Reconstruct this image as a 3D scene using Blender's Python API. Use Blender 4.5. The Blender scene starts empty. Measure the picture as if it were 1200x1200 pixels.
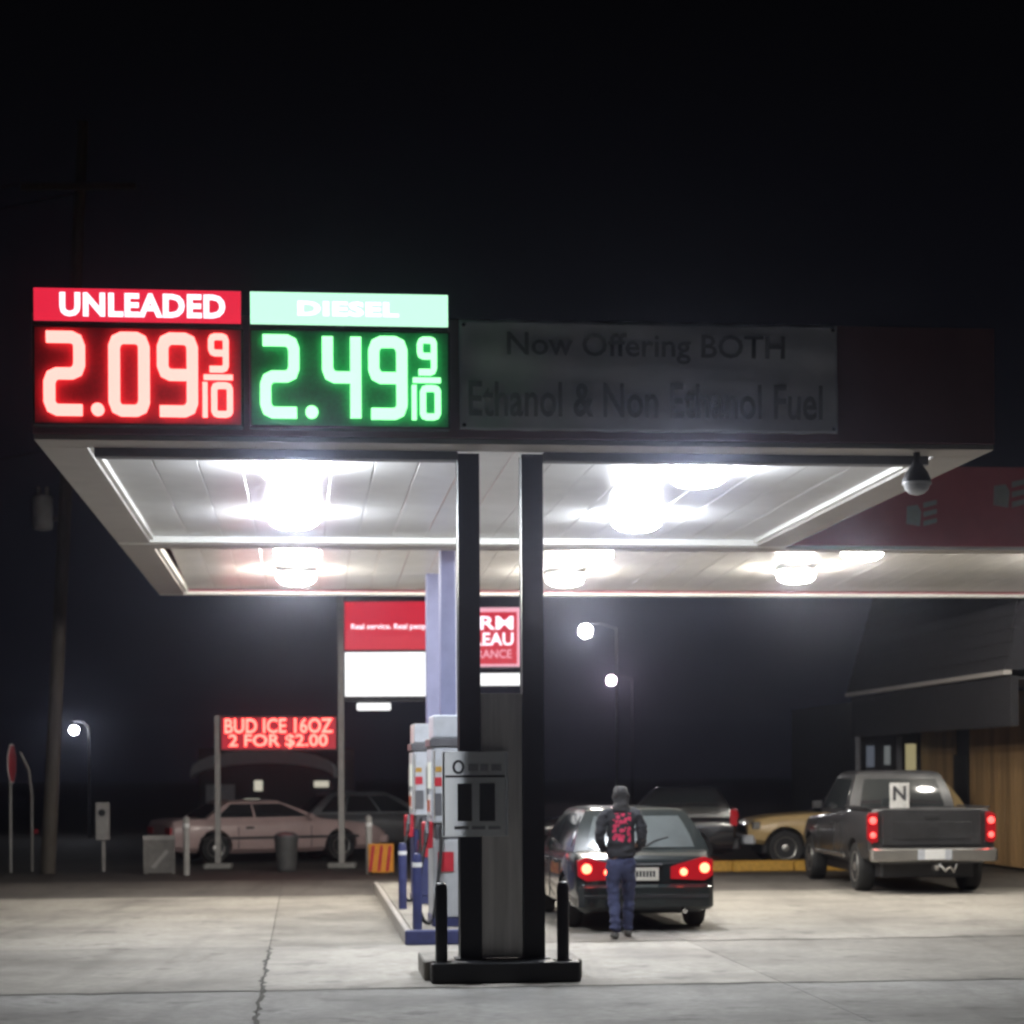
import bpy, bmesh, math, random
from mathutils import Vector, Matrix

R = math.radians
random.seed(7)
scene = bpy.context.scene
col = scene.collection

# ------------------------------------------------------------------ camera
H_CAM = 1.88
cam_data = bpy.data.cameras.new("camera")
cam = bpy.data.objects.new("camera", cam_data)
col.objects.link(cam)
cam.matrix_world = Matrix.Translation((0, 0, H_CAM)) @ Matrix.Rotation(R(90), 4, 'X') @ Matrix.Rotation(R(-0.3), 4, 'Z')
cam_data.sensor_width = 36
cam_data.lens = 72
cam_data.shift_y = 305 / 1200
cam_data.clip_start = 0.1
cam_data.clip_end = 2000
# the photograph is a little out of focus
cam_data.dof.use_dof = True
cam_data.dof.focus_distance = 11.0
cam_data.dof.aperture_fstop = 3.2
scene.camera = cam

# ------------------------------------------------------------------ night sky
world = bpy.data.worlds.new("World")
scene.world = world
world.use_nodes = True
wn, wl = world.node_tree.nodes, world.node_tree.links
bg = wn["Background"]
tc = wn.new("ShaderNodeTexCoord")
sep = wn.new("ShaderNodeSeparateXYZ")
ramp = wn.new("ShaderNodeValToRGB")
wl.new(tc.outputs["Generated"], sep.inputs[0])
wl.new(sep.outputs["Z"], ramp.inputs[0])
ramp.color_ramp.elements[0].position = 0.0
ramp.color_ramp.elements[0].color = (0.0036, 0.0036, 0.0056, 1)
ramp.color_ramp.elements[1].position = 0.40
ramp.color_ramp.elements[1].color = (0.0007, 0.0007, 0.0009, 1)
wl.new(ramp.outputs[0], bg.inputs["Color"])
bg.inputs["Strength"].default_value = 1.0

scene.view_settings.view_transform = 'Standard'
scene.view_settings.look = 'None'
scene.view_settings.exposure = 0.0
scene.view_settings.gamma = 1.0
scene.render.engine = 'CYCLES'
cy = scene.cycles
cy.use_denoising = True
cy.max_bounces = 6
cy.diffuse_bounces = 3
cy.glossy_bounces = 3
cy.transmission_bounces = 4
cy.volume_bounces = 0
cy.sample_clamp_indirect = 4.0
cy.sample_clamp_direct = 0.0
cy.caustics_reflective = False
cy.caustics_refractive = False
cy.filter_width = 2.1

# ------------------------------------------------------------------ materials
MATS = {}
def mat(name, color, rough=0.6, metal=0.0, vary=0.15, scale=6.0, bump=0.0, emit=None, strength=1.0, spec=0.5, coat=0.0, stretch=None):
    if name in MATS:
        return MATS[name]
    m = bpy.data.materials.new(name)
    m.use_nodes = True
    nt = m.node_tree
    b = nt.nodes["Principled BSDF"]
    b.inputs["Roughness"].default_value = rough
    b.inputs["Metallic"].default_value = metal
    b.inputs["Specular IOR Level"].default_value = spec
    b.inputs["Coat Weight"].default_value = coat
    if vary > 0:
        t = nt.nodes.new("ShaderNodeTexCoord")
        mp = nt.nodes.new("ShaderNodeMapping")
        if stretch: mp.inputs["Scale"].default_value = stretch
        n = nt.nodes.new("ShaderNodeTexNoise")
        n.inputs["Scale"].default_value = scale
        n.inputs["Detail"].default_value = 6
        n.inputs["Roughness"].default_value = 0.65
        rp = nt.nodes.new("ShaderNodeValToRGB")
        rp.color_ramp.elements[0].position = 0.3
        rp.color_ramp.elements[1].position = 0.7
        rp.color_ramp.elements[0].color = tuple(c * (1 - vary) for c in color) + (1,)
        rp.color_ramp.elements[1].color = tuple(min(1, c * (1 + vary)) for c in color) + (1,)
        nt.links.new(t.outputs["Object"], mp.inputs[0])
        nt.links.new(mp.outputs[0], n.inputs["Vector"])
        nt.links.new(n.outputs["Fac"], rp.inputs[0])
        nt.links.new(rp.outputs[0], b.inputs["Base Color"])
        if bump > 0:
            bp = nt.nodes.new("ShaderNodeBump")
            bp.inputs["Strength"].default_value = bump
            bp.inputs["Distance"].default_value = 0.02
            nt.links.new(n.outputs["Fac"], bp.inputs["Height"])
            nt.links.new(bp.outputs[0], b.inputs["Normal"])
    else:
        b.inputs["Base Color"].default_value = tuple(color) + (1,)
    if emit:
        b.inputs["Emission Color"].default_value = tuple(emit) + (1,)
        b.inputs["Emission Strength"].default_value = strength
    MATS[name] = m
    return m

def concrete(name, base, dark, stain=0.5):
    m = bpy.data.materials.new(name)
    m.use_nodes = True
    nt = m.node_tree; L = nt.links
    b = nt.nodes["Principled BSDF"]
    b.inputs["Roughness"].default_value = 0.78
    b.inputs["Specular IOR Level"].default_value = 0.35
    g = nt.nodes.new("ShaderNodeNewGeometry")
    info = nt.nodes.new("ShaderNodeObjectInfo")
    def noise(scale, detail, lo, hi):
        n = nt.nodes.new("ShaderNodeTexNoise")
        n.inputs["Scale"].default_value = scale
        n.inputs["Detail"].default_value = detail
        n.inputs["Roughness"].default_value = 0.6
        L.new(g.outputs["Position"], n.inputs["Vector"])
        mr = nt.nodes.new("ShaderNodeMapRange")
        mr.inputs["From Min"].default_value = lo; mr.inputs["From Max"].default_value = hi
        L.new(n.outputs["Fac"], mr.inputs["Value"])
        return mr.outputs[0], n
    def mix(a, bb, fac, mode='MIX'):
        x = nt.nodes.new("ShaderNodeMix"); x.data_type = 'RGBA'; x.blend_type = mode
        for i, v in ((6, a), (7, bb)):
            if isinstance(v, tuple): x.inputs[i].default_value = v
            else: L.new(v, x.inputs[i])
        if isinstance(fac, (int, float)): x.inputs[0].default_value = fac
        else: L.new(fac, x.inputs[0])
        return x.outputs[2]
    f1, _ = noise(0.55, 8, 0.42, 0.68)
    f2, n2 = noise(9.0, 8, 0.35, 0.7)
    f3, _ = noise(1.7, 10, 0.58, 0.66)
    c = mix(tuple(base) + (1,), tuple(x * 0.72 for x in base) + (1,), f2)
    mm = nt.nodes.new("ShaderNodeMath"); mm.operation = 'MULTIPLY'; mm.inputs[1].default_value = stain
    L.new(f1, mm.inputs[0])
    c = mix(c, tuple(dark) + (1,), mm.outputs[0])
    m3 = nt.nodes.new("ShaderNodeMath"); m3.operation = 'MULTIPLY'; m3.inputs[1].default_value = 0.55
    L.new(f3, m3.inputs[0])
    c = mix(c, tuple(x * 0.6 for x in dark) + (1,), m3.outputs[0])
    # oil drips and tyre scuffs
    vo = nt.nodes.new("ShaderNodeTexVoronoi"); vo.inputs["Scale"].default_value = 1.3
    L.new(g.outputs["Position"], vo.inputs["Vector"])
    vr = nt.nodes.new("ShaderNodeMapRange"); vr.inputs["From Min"].default_value = 0.05; vr.inputs["From Max"].default_value = 0.16
    vr.inputs["To Min"].default_value = 0.55; vr.inputs["To Max"].default_value = 0.0
    L.new(vo.outputs["Distance"], vr.inputs["Value"])
    vm = nt.nodes.new("ShaderNodeMath"); vm.operation = 'MULTIPLY'
    L.new(vr.outputs[0], vm.inputs[0]); L.new(f2, vm.inputs[1])
    c = mix(c, tuple(x * 0.35 for x in dark) + (1,), vm.outputs[0])
    mp = nt.nodes.new("ShaderNodeMapping"); mp.inputs["Rotation"].default_value = (0, 0, R(8)); mp.inputs["Scale"].default_value = (1.6, 0.10, 1)
    L.new(g.outputs["Position"], mp.inputs[0])
    ns = nt.nodes.new("ShaderNodeTexNoise"); ns.inputs["Scale"].default_value = 1.5; ns.inputs["Detail"].default_value = 5
    L.new(mp.outputs[0], ns.inputs["Vector"])
    nr = nt.nodes.new("ShaderNodeMapRange"); nr.inputs["From Min"].default_value = 0.55; nr.inputs["From Max"].default_value = 0.72
    nr.inputs["To Max"].default_value = 0.40
    L.new(ns.outputs["Fac"], nr.inputs["Value"])
    c = mix(c, tuple(x * 0.75 for x in dark) + (1,), nr.outputs[0])
    mr = nt.nodes.new("ShaderNodeMapRange"); mr.inputs["To Min"].default_value = 0.84; mr.inputs["To Max"].default_value = 1.08
    L.new(info.outputs["Random"], mr.inputs["Value"])
    cmb = nt.nodes.new("ShaderNodeCombineColor")
    for i in range(3): L.new(mr.outputs[0], cmb.inputs[i])
    c = mix(c, cmb.outputs[0], 1.0, 'MULTIPLY')
    L.new(c, b.inputs["Base Color"])
    bp = nt.nodes.new("ShaderNodeBump"); bp.inputs["Strength"].default_value = 0.25; bp.inputs["Distance"].default_value = 0.01
    L.new(n2.outputs["Fac"], bp.inputs["Height"]); L.new(bp.outputs[0], b.inputs["Normal"])
    return m

def glow(name, rgb, strength=1.0, base=(0.02, 0.02, 0.02)):
    return mat(name, base, rough=0.5, vary=0, emit=rgb, strength=strength)

M_CONC = concrete("pale_concrete", (0.365, 0.34, 0.30), (0.165, 0.152, 0.135), 0.9)
M_CONCD = concrete("grey_concrete", (0.36, 0.35, 0.33), (0.16, 0.155, 0.145), 0.9)
M_DIMDIRT = concrete("dimmed_dirty_concrete", (0.17, 0.155, 0.14), (0.08, 0.072, 0.066), 0.7)  # dirt plus light falloff over the far row, put into the colour
M_ASPH = concrete("asphalt", (0.065, 0.06, 0.055), (0.035, 0.032, 0.03), 0.6)
M_JOINT = mat("joint_dirt", (0.085, 0.08, 0.07), 0.95, scale=20)
M_FASC = mat("maroon_fascia", (0.40, 0.105, 0.13), 0.45, vary=0.12, scale=1.2)
M_FASCDK = mat("dark_fascia", (0.25, 0.12, 0.135), 0.45, vary=0.12, scale=1.2)
M_TRIM = mat("taupe_trim", (0.42, 0.39, 0.36), 0.45, vary=0.08, scale=3)
M_TRIMW = mat("white_trim", (0.78, 0.77, 0.72), 0.4, vary=0.06, scale=3)
M_SOFF = mat("soffit_white", (0.82, 0.82, 0.81), 0.30, vary=0.07, scale=1.6, spec=0.3)
M_SOFFW = mat("soffit_cream", (0.82, 0.80, 0.75), 0.25, vary=0.07, scale=1.6, spec=0.3)
M_BEAM = mat("beam_grey", (0.16, 0.16, 0.175), 0.5, vary=0.1)
M_BLACK = mat("black_paint", (0.007, 0.007, 0.011), 0.42, vary=0.3, scale=12, bump=0.1)
M_RUB = mat("black_rubber", (0.012, 0.012, 0.012), 0.75, vary=0.2)
M_STEEL = mat("brushed_steel", (0.62, 0.59, 0.57), 0.38, metal=0.35, vary=0.25, scale=9, stretch=(1, 1, 0.06))
M_LSTEEL = mat("galvanised_plate", (0.55, 0.55, 0.55), 0.45, metal=0.2, vary=0.1)
M_GALV = mat("grey_post", (0.33, 0.315, 0.30), 0.55, vary=0.15)
M_BLUE = mat("blue_paint", (0.032, 0.038, 0.12), 0.45, vary=0.2, scale=8)
M_LAV = mat("lavender_paint", (0.155, 0.17, 0.30), 0.45, vary=0.12, scale=4)
M_WHITE = mat("white_paint", (0.75, 0.75, 0.74), 0.45, vary=0.06)
M_PUMPG = mat("pump_grey", (0.46, 0.48, 0.52), 0.4, vary=0.12)
M_PUMPD = mat("pump_dark", (0.10, 0.10, 0.11), 0.4, vary=0.2)
M_RED = mat("red_plastic", (0.45, 0.02, 0.035), 0.4, vary=0.1)
M_YEL = mat("yellow_paint", (0.42, 0.23, 0.03), 0.6, vary=0.3, scale=14, bump=0.2)
M_ORG = mat("orange_paint", (0.65, 0.26, 0.02), 0.55, vary=0.15)
M_DARK = mat("dark_trim", (0.018, 0.018, 0.02), 0.55, vary=0.2)
M_GLASS = mat("dark_glass", (0.02, 0.023, 0.024), 0.07, vary=0, spec=0.8)
M_GLASSR = mat("grey_glass", (0.085, 0.095, 0.095), 0.16, vary=0.15, scale=3, spec=0.8)
M_CHROME = mat("chrome", (0.62, 0.60, 0.57), 0.25, metal=0.9, vary=0.15, scale=5)
M_RIM = mat("wheel_alloy", (0.45, 0.44, 0.42), 0.35, metal=0.8, vary=0.1)
M_PLATE = mat("number_plate", (0.70, 0.66, 0.58), 0.5, vary=0.15, scale=15)
M_TAIL = mat("tail_lens", (0.25, 0.005, 0.01), 0.15, vary=0, emit=(1.0, 0.015, 0.03), strength=0.22)
M_TAILR = mat("tail_lens_unlit", (0.35, 0.01, 0.015), 0.15, vary=0, emit=(1.0, 0.02, 0.04), strength=0.06)
M_BULB = glow("tail_bulb", (12.0, 1.1, 0.55), 1.0)
M_BULBR = glow("tail_bulb_dim", (5.0, 0.34, 0.28), 1.0)

M_ROOF = mat("dark_shingle", (0.016, 0.015, 0.017), 0.85, vary=0.3, scale=8)
M_POLE = mat("weathered_pole", (0.06, 0.05, 0.04), 0.85, vary=0.3, scale=5, stretch=(3, 3, 0.3), bump=0.3)
M_BANNER = mat("grey_vinyl", (0.80, 0.80, 0.84), 0.6, vary=0.10, scale=2.0)
M_INK = mat("black_ink", (0.02, 0.02, 0.022), 0.7, vary=0)
M_INKG = mat("grey_ink", (0.25, 0.25, 0.27), 0.7, vary=0.3, scale=3)
M_BOARD = mat("pale_emblem", (0.30, 0.30, 0.30), 0.5, vary=0.12, scale=7)
def clear_board():
    m = bpy.data.materials.new("clear_plastic"); m.use_nodes = True
    nt = m.node_tree; L = nt.links; b = nt.nodes["Principled BSDF"]
    b.inputs["Base Color"].default_value = (0.92, 0.93, 0.94, 1); b.inputs["Roughness"].default_value = 0.35
    tl = nt.nodes.new("ShaderNodeBsdfTranslucent"); tl.inputs["Color"].default_value = (0.88, 0.90, 0.92, 1)
    tp = nt.nodes.new("ShaderNodeBsdfTransparent")
    m1 = nt.nodes.new("ShaderNodeMixShader"); m1.inputs[0].default_value = 0.6
    m2 = nt.nodes.new("ShaderNodeMixShader"); m2.inputs[0].default_value = 0.12
    L.new(b.outputs[0], m1.inputs[1]); L.new(tl.outputs[0], m1.inputs[2])
    L.new(m1.outputs[0], m2.inputs[1]); L.new(tp.outputs[0], m2.inputs[2])
    L.new(m2.outputs[0], nt.nodes["Material Output"].inputs["Surface"])
    return m
M_CLEAR = clear_board()

# ------------------------------------------------------------------ mesh helpers
class MB:
    def __init__(s):
        s.v, s.f = [], []
    def add(s, vs, fs):
        o = len(s.v)
        s.v += [tuple(p) for p in vs]
        s.f += [tuple(i + o for i in f) for f in fs]
        return s
    def box(s, x0, x1, y0, y1, z0, z1, c=0.0):
        """box, chamfered by c along its four vertical and eight horizontal edges"""
        if c <= 0:
            vs = [(x0,y0,z0),(x1,y0,z0),(x1,y1,z0),(x0,y1,z0),(x0,y0,z1),(x1,y0,z1),(x1,y1,z1),(x0,y1,z1)]
            return s.add(vs, [(0,3,2,1),(4,5,6,7),(0,1,5,4),(1,2,6,5),(2,3,7,6),(3,0,4,7)])
        def ring(z, i):
            a, b, cc, d = x0+i, x1-i, y0+i, y1-i
            return [(a+c,cc,z),(b-c,cc,z),(b,cc+c,z),(b,d-c,z),(b-c,d,z),(a+c,d,z),(a,d-c,z),(a,cc+c,z)]
        rs = [ring(z0, c*0.6), ring(z0+c*0.6, 0), ring(z1-c*0.6, 0), ring(z1, c*0.6)]
        return s.loft(rs)
    def loft(s, rings, cap=True, closed=True):
        n = len(rings[0]); vs = [p for r in rings for p in r]; fs = []
        for k in range(len(rings)-1):
            for i in range(n if closed else n-1):
                j = (i+1) % n
                fs.append((k*n+i, k*n+j, (k+1)*n+j, (k+1)*n+i))
        if cap:
            fs.append(tuple(range(n-1, -1, -1)))
            fs.append(tuple((len(rings)-1)*n + i for i in range(n)))
        return s.add(vs, fs)
    def tube(s, pts, r, n=8):
        pts = [Vector(p) for p in pts]
        rr = r if isinstance(r, (list, tuple)) else [r]*len(pts)
        rings = []
        for i, p in enumerate(pts):
            d = (pts[min(i+1, len(pts)-1)] - pts[max(i-1, 0)]).normalized()
            up = Vector((0,0,1)) if abs(d.z) < 0.9 else Vector((1,0,0))
            a = d.cross(up).normalized(); b = a.cross(d).normalized()
            rings.append([p + (a*math.cos(t) + b*math.sin(t))*rr[i] for t in (2*math.pi*k/n for k in range(n))])
        return s.loft(rings)
    def lathe(s, prof, center=(0,0,0), axis='Z', n=20):
        rings = []
        for r, h in prof:
            ring = []
            for k in range(n):
                t = 2*math.pi*k/n
                a, b = r*math.cos(t), r*math.sin(t)
                if axis == 'Z': p = (center[0]+a, center[1]+b, center[2]+h)
                elif axis == 'X': p = (center[0]+h, center[1]+a, center[2]+b)
                else: p = (center[0]+a, center[1]+h, center[2]-b)
                ring.append(p)
            rings.append(ring)
        return s.loft(rings)
    def prism(s, poly, y0, y1):
        """outline in x,z extruded from y0 to y1"""
        n = len(poly)
        vs = [(x, y0, z) for x, z in poly] + [(x, y1, z) for x, z in poly]
        fs = [tuple(range(n)), tuple(range(2*n-1, n-1, -1))]
        fs += [(i, (i+1) % n + 0, (i+1) % n + n, i+n)[::-1] for i in range(n)]
        return s.add(vs, fs)
    def ribbon(s, pts, w, y0, y1, closed=False):
        """a stroke of width w along x,z points, extruded from y0 to y1"""
        P = [Vector((p[0], p[1])) for p in pts]; n = len(P); l, r = [], []
        for i in range(n):
            if closed: a, b = P[i-1], P[(i+1) % n]
            else: a, b = P[max(i-1,0)], P[min(i+1,n-1)]
            d1 = (P[i]-a); d2 = (b-P[i])
            if d1.length < 1e-9: d1 = d2
            if d2.length < 1e-9: d2 = d1
            d1.normalize(); d2.normalize()
            n1 = Vector((-d1.y, d1.x)); n2 = Vector((-d2.y, d2.x))
            m = (n1+n2).normalized(); k = (w/2)/max(0.35, m.dot(n1))
            l.append(P[i]+m*k); r.append(P[i]-m*k)
        for i in range(n if closed else n-1):
            j = (i+1) % n
            q = [l[i], l[j], r[j], r[i]]
            s.add([(p.x, y0, p.y) for p in q] + [(p.x, y1, p.y) for p in q],
                  [(0,1,2,3),(7,6,5,4),(0,4,5,1),(2,6,7,3),(1,5,6,2),(3,7,4,0)])
        return s
    def mesh(s, name):
        me = bpy.data.meshes.new(name)
        me.from_pydata(s.v, [], s.f)
        bm = bmesh.new(); bm.from_mesh(me)
        bmesh.ops.recalc_face_normals(bm, faces=bm.faces)
        bm.to_mesh(me); bm.free()
        return me
    def build(s, name, m, parent=None, smooth=None):
        me = s.mesh(name)
        me.materials.append(m)
        return link(name, me, parent, smooth)

def link(name, me, parent=None, smooth=None):
    if smooth is not None:
        for p in me.polygons: p.use_smooth = True
        me.set_sharp_from_angle(angle=R(smooth))
    o = bpy.data.objects.new(name, me)
    col.objects.link(o)
    o.parent = parent
    return o

def tag(o, label=None, cat=None, group=None, kind=None):
    if label: o["label"] = label
    if cat: o["category"] = cat
    if group: o["group"] = group
    if kind: o["kind"] = kind
    return o
def empty(name, loc=(0,0,0), rz=0.0):
    o = bpy.data.objects.new(name, None)
    col.objects.link(o)
    o.location = loc; o.rotation_euler = (0, 0, rz)
    return o
def copy_tree(o, parent=None):
    c = o.copy(); col.objects.link(c); c.parent = parent
    for k in ("label",):
        pass
    for ch in list(o.children): copy_tree(ch, c)
    return c

def lettering(name, body, x0, x1, z0, z1, y, m, parent, bold=0.0, spacing=1.0, thick=0.0):
    """flat letters fitted into the rectangle x0..x1, z0..z1, facing -y"""
    cu = bpy.data.curves.new(name, 'FONT')
    cu.body = body; cu.size = 1.0; cu.offset = bold; cu.space_character = spacing; cu.space_line = 0.85
    cu.align_x = 'CENTER'; cu.resolution_u = 3
    t = bpy.data.objects.new(name, cu)
    col.objects.link(t)
    dg = bpy.context.evaluated_depsgraph_get()
    me = bpy.data.meshes.new_from_object(t.evaluated_get(dg))
    bpy.data.objects.remove(t)
    xs = [v.co.x for v in me.vertices]; ys = [v.co.y for v in me.vertices]
    a, b, c, d = min(xs), max(xs), min(ys), max(ys)
    for v in me.vertices:
        v.co = Vector((x0 + (v.co.x-a)/(b-a)*(x1-x0), y, z0 + (v.co.y-c)/(d-c)*(z1-z0)))
    me.materials.clear(); me.materials.append(m)
    return link(name, me, parent)

# canopy frame: origin at the front canopy's near corner, u along its front, v away from the camera
TH = R(5.8)
OX, OY = -4.13, 17.70
def C(u, v, z=0.0):
    return (OX + u*math.cos(TH) - v*math.sin(TH), OY + u*math.sin(TH) + v*math.cos(TH), z)
ZC = 4.83          # underside of the canopy edge
ZT = 5.88          # top of the fascia

# ------------------------------------------------------------------ ground and forecourt
g = MB(); g.add([(-300,-25,-0.03),(300,-25,-0.03),(300,520,-0.03),(-300,520,-0.03)], [(0,1,2,3)])
ground = g.build("ground", M_ASPH); tag(ground, kind="structure")

fore = empty("forecourt", (OX, OY, 0), TH); tag(fore, kind="structure")
JU, JV, PU, PV, GAP = 1.94, -0.2, 4.6, 4.6, 0.008
sub = MB(); sub.box(JU-4*PU, JU+5*PU, JV-3*PV, JV+4*PV, -0.026, -0.020).build("joint_bed", M_JOINT, fore)
slab_me = {}
def slab_mesh(m, key):
    if key not in slab_me:
        b = MB(); b.box(GAP/2, PU-GAP/2, GAP/2, PV-GAP/2, -0.018, 0.0, 0.006)
        me = b.mesh("concrete_slab"); me.materials.append(m); slab_me[key] = me
    return slab_me[key]
for iu in range(-4, 5):
    for iv in range(-3, 4):
        key = "near" if iv < 0 else "worn" if iv == 3 else "far"  # last row is darker to stand in for light falloff, with some dirt
        s = link("concrete_slab", slab_mesh({"near": M_CONCD, "worn": M_DIMDIRT, "far": M_CONC}[key], key), fore)
        s.location = (JU + iu*PU, JV + iv*PV, random.uniform(-0.002, 0.002))
# dark jagged crack along the joint in front of the canopy
rnd = random.Random(3)
def crack(pts, w):
    b = MB()
    for (a, c) in zip(pts[:-1], pts[1:]):
        d = Vector((c[0]-a[0], c[1]-a[1])).normalized(); nn = Vector((-d.y, d.x))
        w0, w1 = w*a[2], w*c[2]
        b.add([(a[0]+nn.x*w0, a[1]+nn.y*w0, 0.004), (a[0]-nn.x*w0, a[1]-nn.y*w0, 0.004),
               (c[0]-nn.x*w1, c[1]-nn.y*w1, 0.004), (c[0]+nn.x*w1, c[1]+nn.y*w1, 0.004)], [(0,1,2,3)])
    return b
pts = [(JU + rnd.uniform(-0.035, 0.035), -4.8 + 0.16*i, rnd.uniform(0.4, 1.3)) for i in range(58)]
crack(pts, 0.018).build("crack", M_JOINT, fore)
pts = [(-8 + 0.25*i, JV + rnd.uniform(-0.05, 0.05), rnd.uniform(0.5, 1.6)) for i in range(80)]
crack(pts, 0.032).build("crack", M_JOINT, fore)
pts = [(4.9 + 0.25*i, JV + PV + rnd.uniform(-0.05, 0.05), rnd.uniform(0.5, 1.5)) for i in range(48)]
crack(pts, 0.028).build("crack", M_JOINT, fore)

# ------------------------------------------------------------------ canopies
def canopy(name, label, u0, u1, v0, v1, soff, fasc, pw=0.42, front_from=None, rise=0.0):
    root = empty(name, (OX, OY, 0), TH)
    tag(root, label, "canopy")
    fl, th = 0.42, 0.09
    ff = u0 if front_from is None else front_from
    fb = MB(); fb.box(ff, u1, v0, v0+th, ZC, ZT, 0.012).build("front_fascia", fasc, root)
    MB().box(u0, u1, v1-th, v1, ZC, ZT, 0.012).build("rear_fascia", fasc, root)
    MB().box(u0, u0+th, v0+th+0.003, v1-th-0.003, ZC, ZT, 0.012).build("side_fascia", fasc, root)
    MB().box(u1-th, u1, v0+th+0.003, v1-th-0.003, ZC, ZT, 0.012).build("side_fascia", fasc, root)
    # edge trim under the fascia
    MB().box(u0+0.01, u1-0.01, v0+0.01, v0+fl, ZC-0.05, ZC-0.003, 0.008).build("edge_trim", M_TRIM, root)
    MB().box(u0+0.01, u1-0.01, v1-0.22, v1-0.01, ZC-0.05, ZC-0.003, 0.008).build("edge_trim", M_TRIMW, root)
    for a, bb in ((u0+0.01, u0+fl), (u1-fl, u1-0.01)):
        MB().box(a, bb, v0+fl+0.003, v1-0.223, ZC-0.05, ZC-0.003, 0.008).build("edge_trim", M_TRIM, root)
    # bright inner edge strips
    MB().box(u0+fl+0.003, u0+fl+0.05, v0+fl+0.003, v1-0.226, ZC-0.02, ZC+0.075, 0.006).build("inner_edge", M_TRIMW, root)
    MB().box(u1-fl-0.05, u1-fl-0.003, v0+fl+0.003, v1-0.226, ZC-0.02, ZC+0.075, 0.006).build("inner_edge", M_TRIMW, root)
    # deck panels, each a shallow tray with turned edges
    a, bnd = u0+fl+0.055, u1-fl-0.055
    n = max(1, round((bnd-a)/pw)); w = (bnd-a)/n
    pb = MB()
    y0, y1 = v0+fl+0.01, v1-0.23
    prof = [(0.002,0.05),(0.002,0.006),(0.010,0.0),(w-0.010,0.0),(w-0.002,0.006),(w-0.002,0.05)]
    pb.loft([[(x, y0, z+rise) for x, z in prof], [(x, y1, z) for x, z in prof]])
    me = pb.mesh("soffit_panel"); me.materials.append(soff)
    for i in range(n):
        o = link("soffit_panel", me, root); o.location = (a+i*w, 0, ZC+0.035+random.uniform(-0.0015, 0.0015))
    MB().box(u0+th+0.004, u1-th-0.004, v0+th+0.004, v1-th-0.004, ZC+0.12+rise, ZC+0.3+rise).build("roof_deck", M_DARK, root)
    return root

W1, L1 = 8.57, 8.2
RISE = 0.25        # the rear canopy's deck falls towards its far edge
front = canopy("fuel_canopy", "front fuel canopy with price signs, banner and two black columns", 0, W1, 0, L1, M_SOFF, M_FASCDK)
for a, c in ((0.48, 4.11-0.39), (4.11+0.39, W1-0.48)):
    MB().box(a, c, 0.44, 0.60, ZC-0.125, ZC-0.004, 0.01).build("header_beam", M_BEAM, front)
MB().box(0.1, W1-0.1, L1-0.30, L1-0.235, ZC-0.05, ZC+0.03, 0.006).build("seam_strip", M_TRIMW, front)
UC = 4.11
for du in (-0.29, 0.29):
    # H-section column: web and two flanges, boxed with a cover
    b = MB()
    b.box(UC+du-0.098, UC+du+0.098, 0.50, 0.52, 0.192, ZC-0.055)
    b.box(UC+du-0.098, UC+du+0.098, 0.70, 0.72, 0.192, ZC-0.055)
    b.box(UC+du-0.092, UC+du+0.092, 0.52, 0.70, 0.192, ZC-0.055)
    cobj = b.build("column", M_BLACK, front)
    MB().box(UC+du-0.14, UC+du+0.14, 0.46, 0.76, 0.181, 0.192, 0.004).build("base_plate", M_BLACK, cobj)
MB().box(UC-0.189, UC+0.189, 0.52, 0.68, 0.192, 2.60, 0.006).build("steel_panel", M_STEEL, front)

rear = canopy("fuel_canopy", "rear fuel canopy with maroon fascia reaching past the pickup", 0, 16.0, L1+0.05, 15.6, M_SOFFW, M_FASC, rise=RISE)
for v in (10.2, 13.4):
    cobj = MB().box(4.20, 4.42, v, v+0.22, 0.16, ZC+0.20, 0.012).build("column", M_LAV, rear)
    MB().box(4.423, 4.45, v+0.06, v+0.14, 0.20, ZC+0.03, 0.004).build("conduit", M_WHITE, cobj)
    MB().box(4.15, 4.47, v-0.05, v+0.27, 0.149, 0.16, 0.003).build("base_plate", M_LAV, cobj)
# pale marks on the maroon fascia
def fascia_mark(u, z, s):
    o = empty("fascia_logo", C(u, L1+0.05, z), TH)
    b = MB()
    b.prism([(-0.20*s,-0.13*s),(-0.02*s,-0.16*s),(0.0,0.03*s),(-0.05*s,0.12*s),(-0.19*s,0.10*s)], -0.012, -0.004)
    b.build("emblem", M_BOARD, o)
    b = MB()
    for k in range(3):
        b.prism([(0.03*s,(-0.16+k*0.12)*s),(0.21*s,(-0.11+k*0.12)*s),(0.21*s,(-0.05+k*0.12)*s),(0.03*s,(-0.09+k*0.12)*s)], -0.012, -0.004)
    b.build("lettering", M_BOARD, o)
    return o
tag(fascia_mark(10.42, 5.25, 1.0), "small pale emblem on the maroon fascia beside the dome camera", "emblem", "pale emblems on the rear fascia")
tag(fascia_mark(11.62, 5.52, 1.1), "small pale emblem on the maroon fascia cut by the picture edge", "emblem", "pale emblems on the rear fascia")

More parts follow.
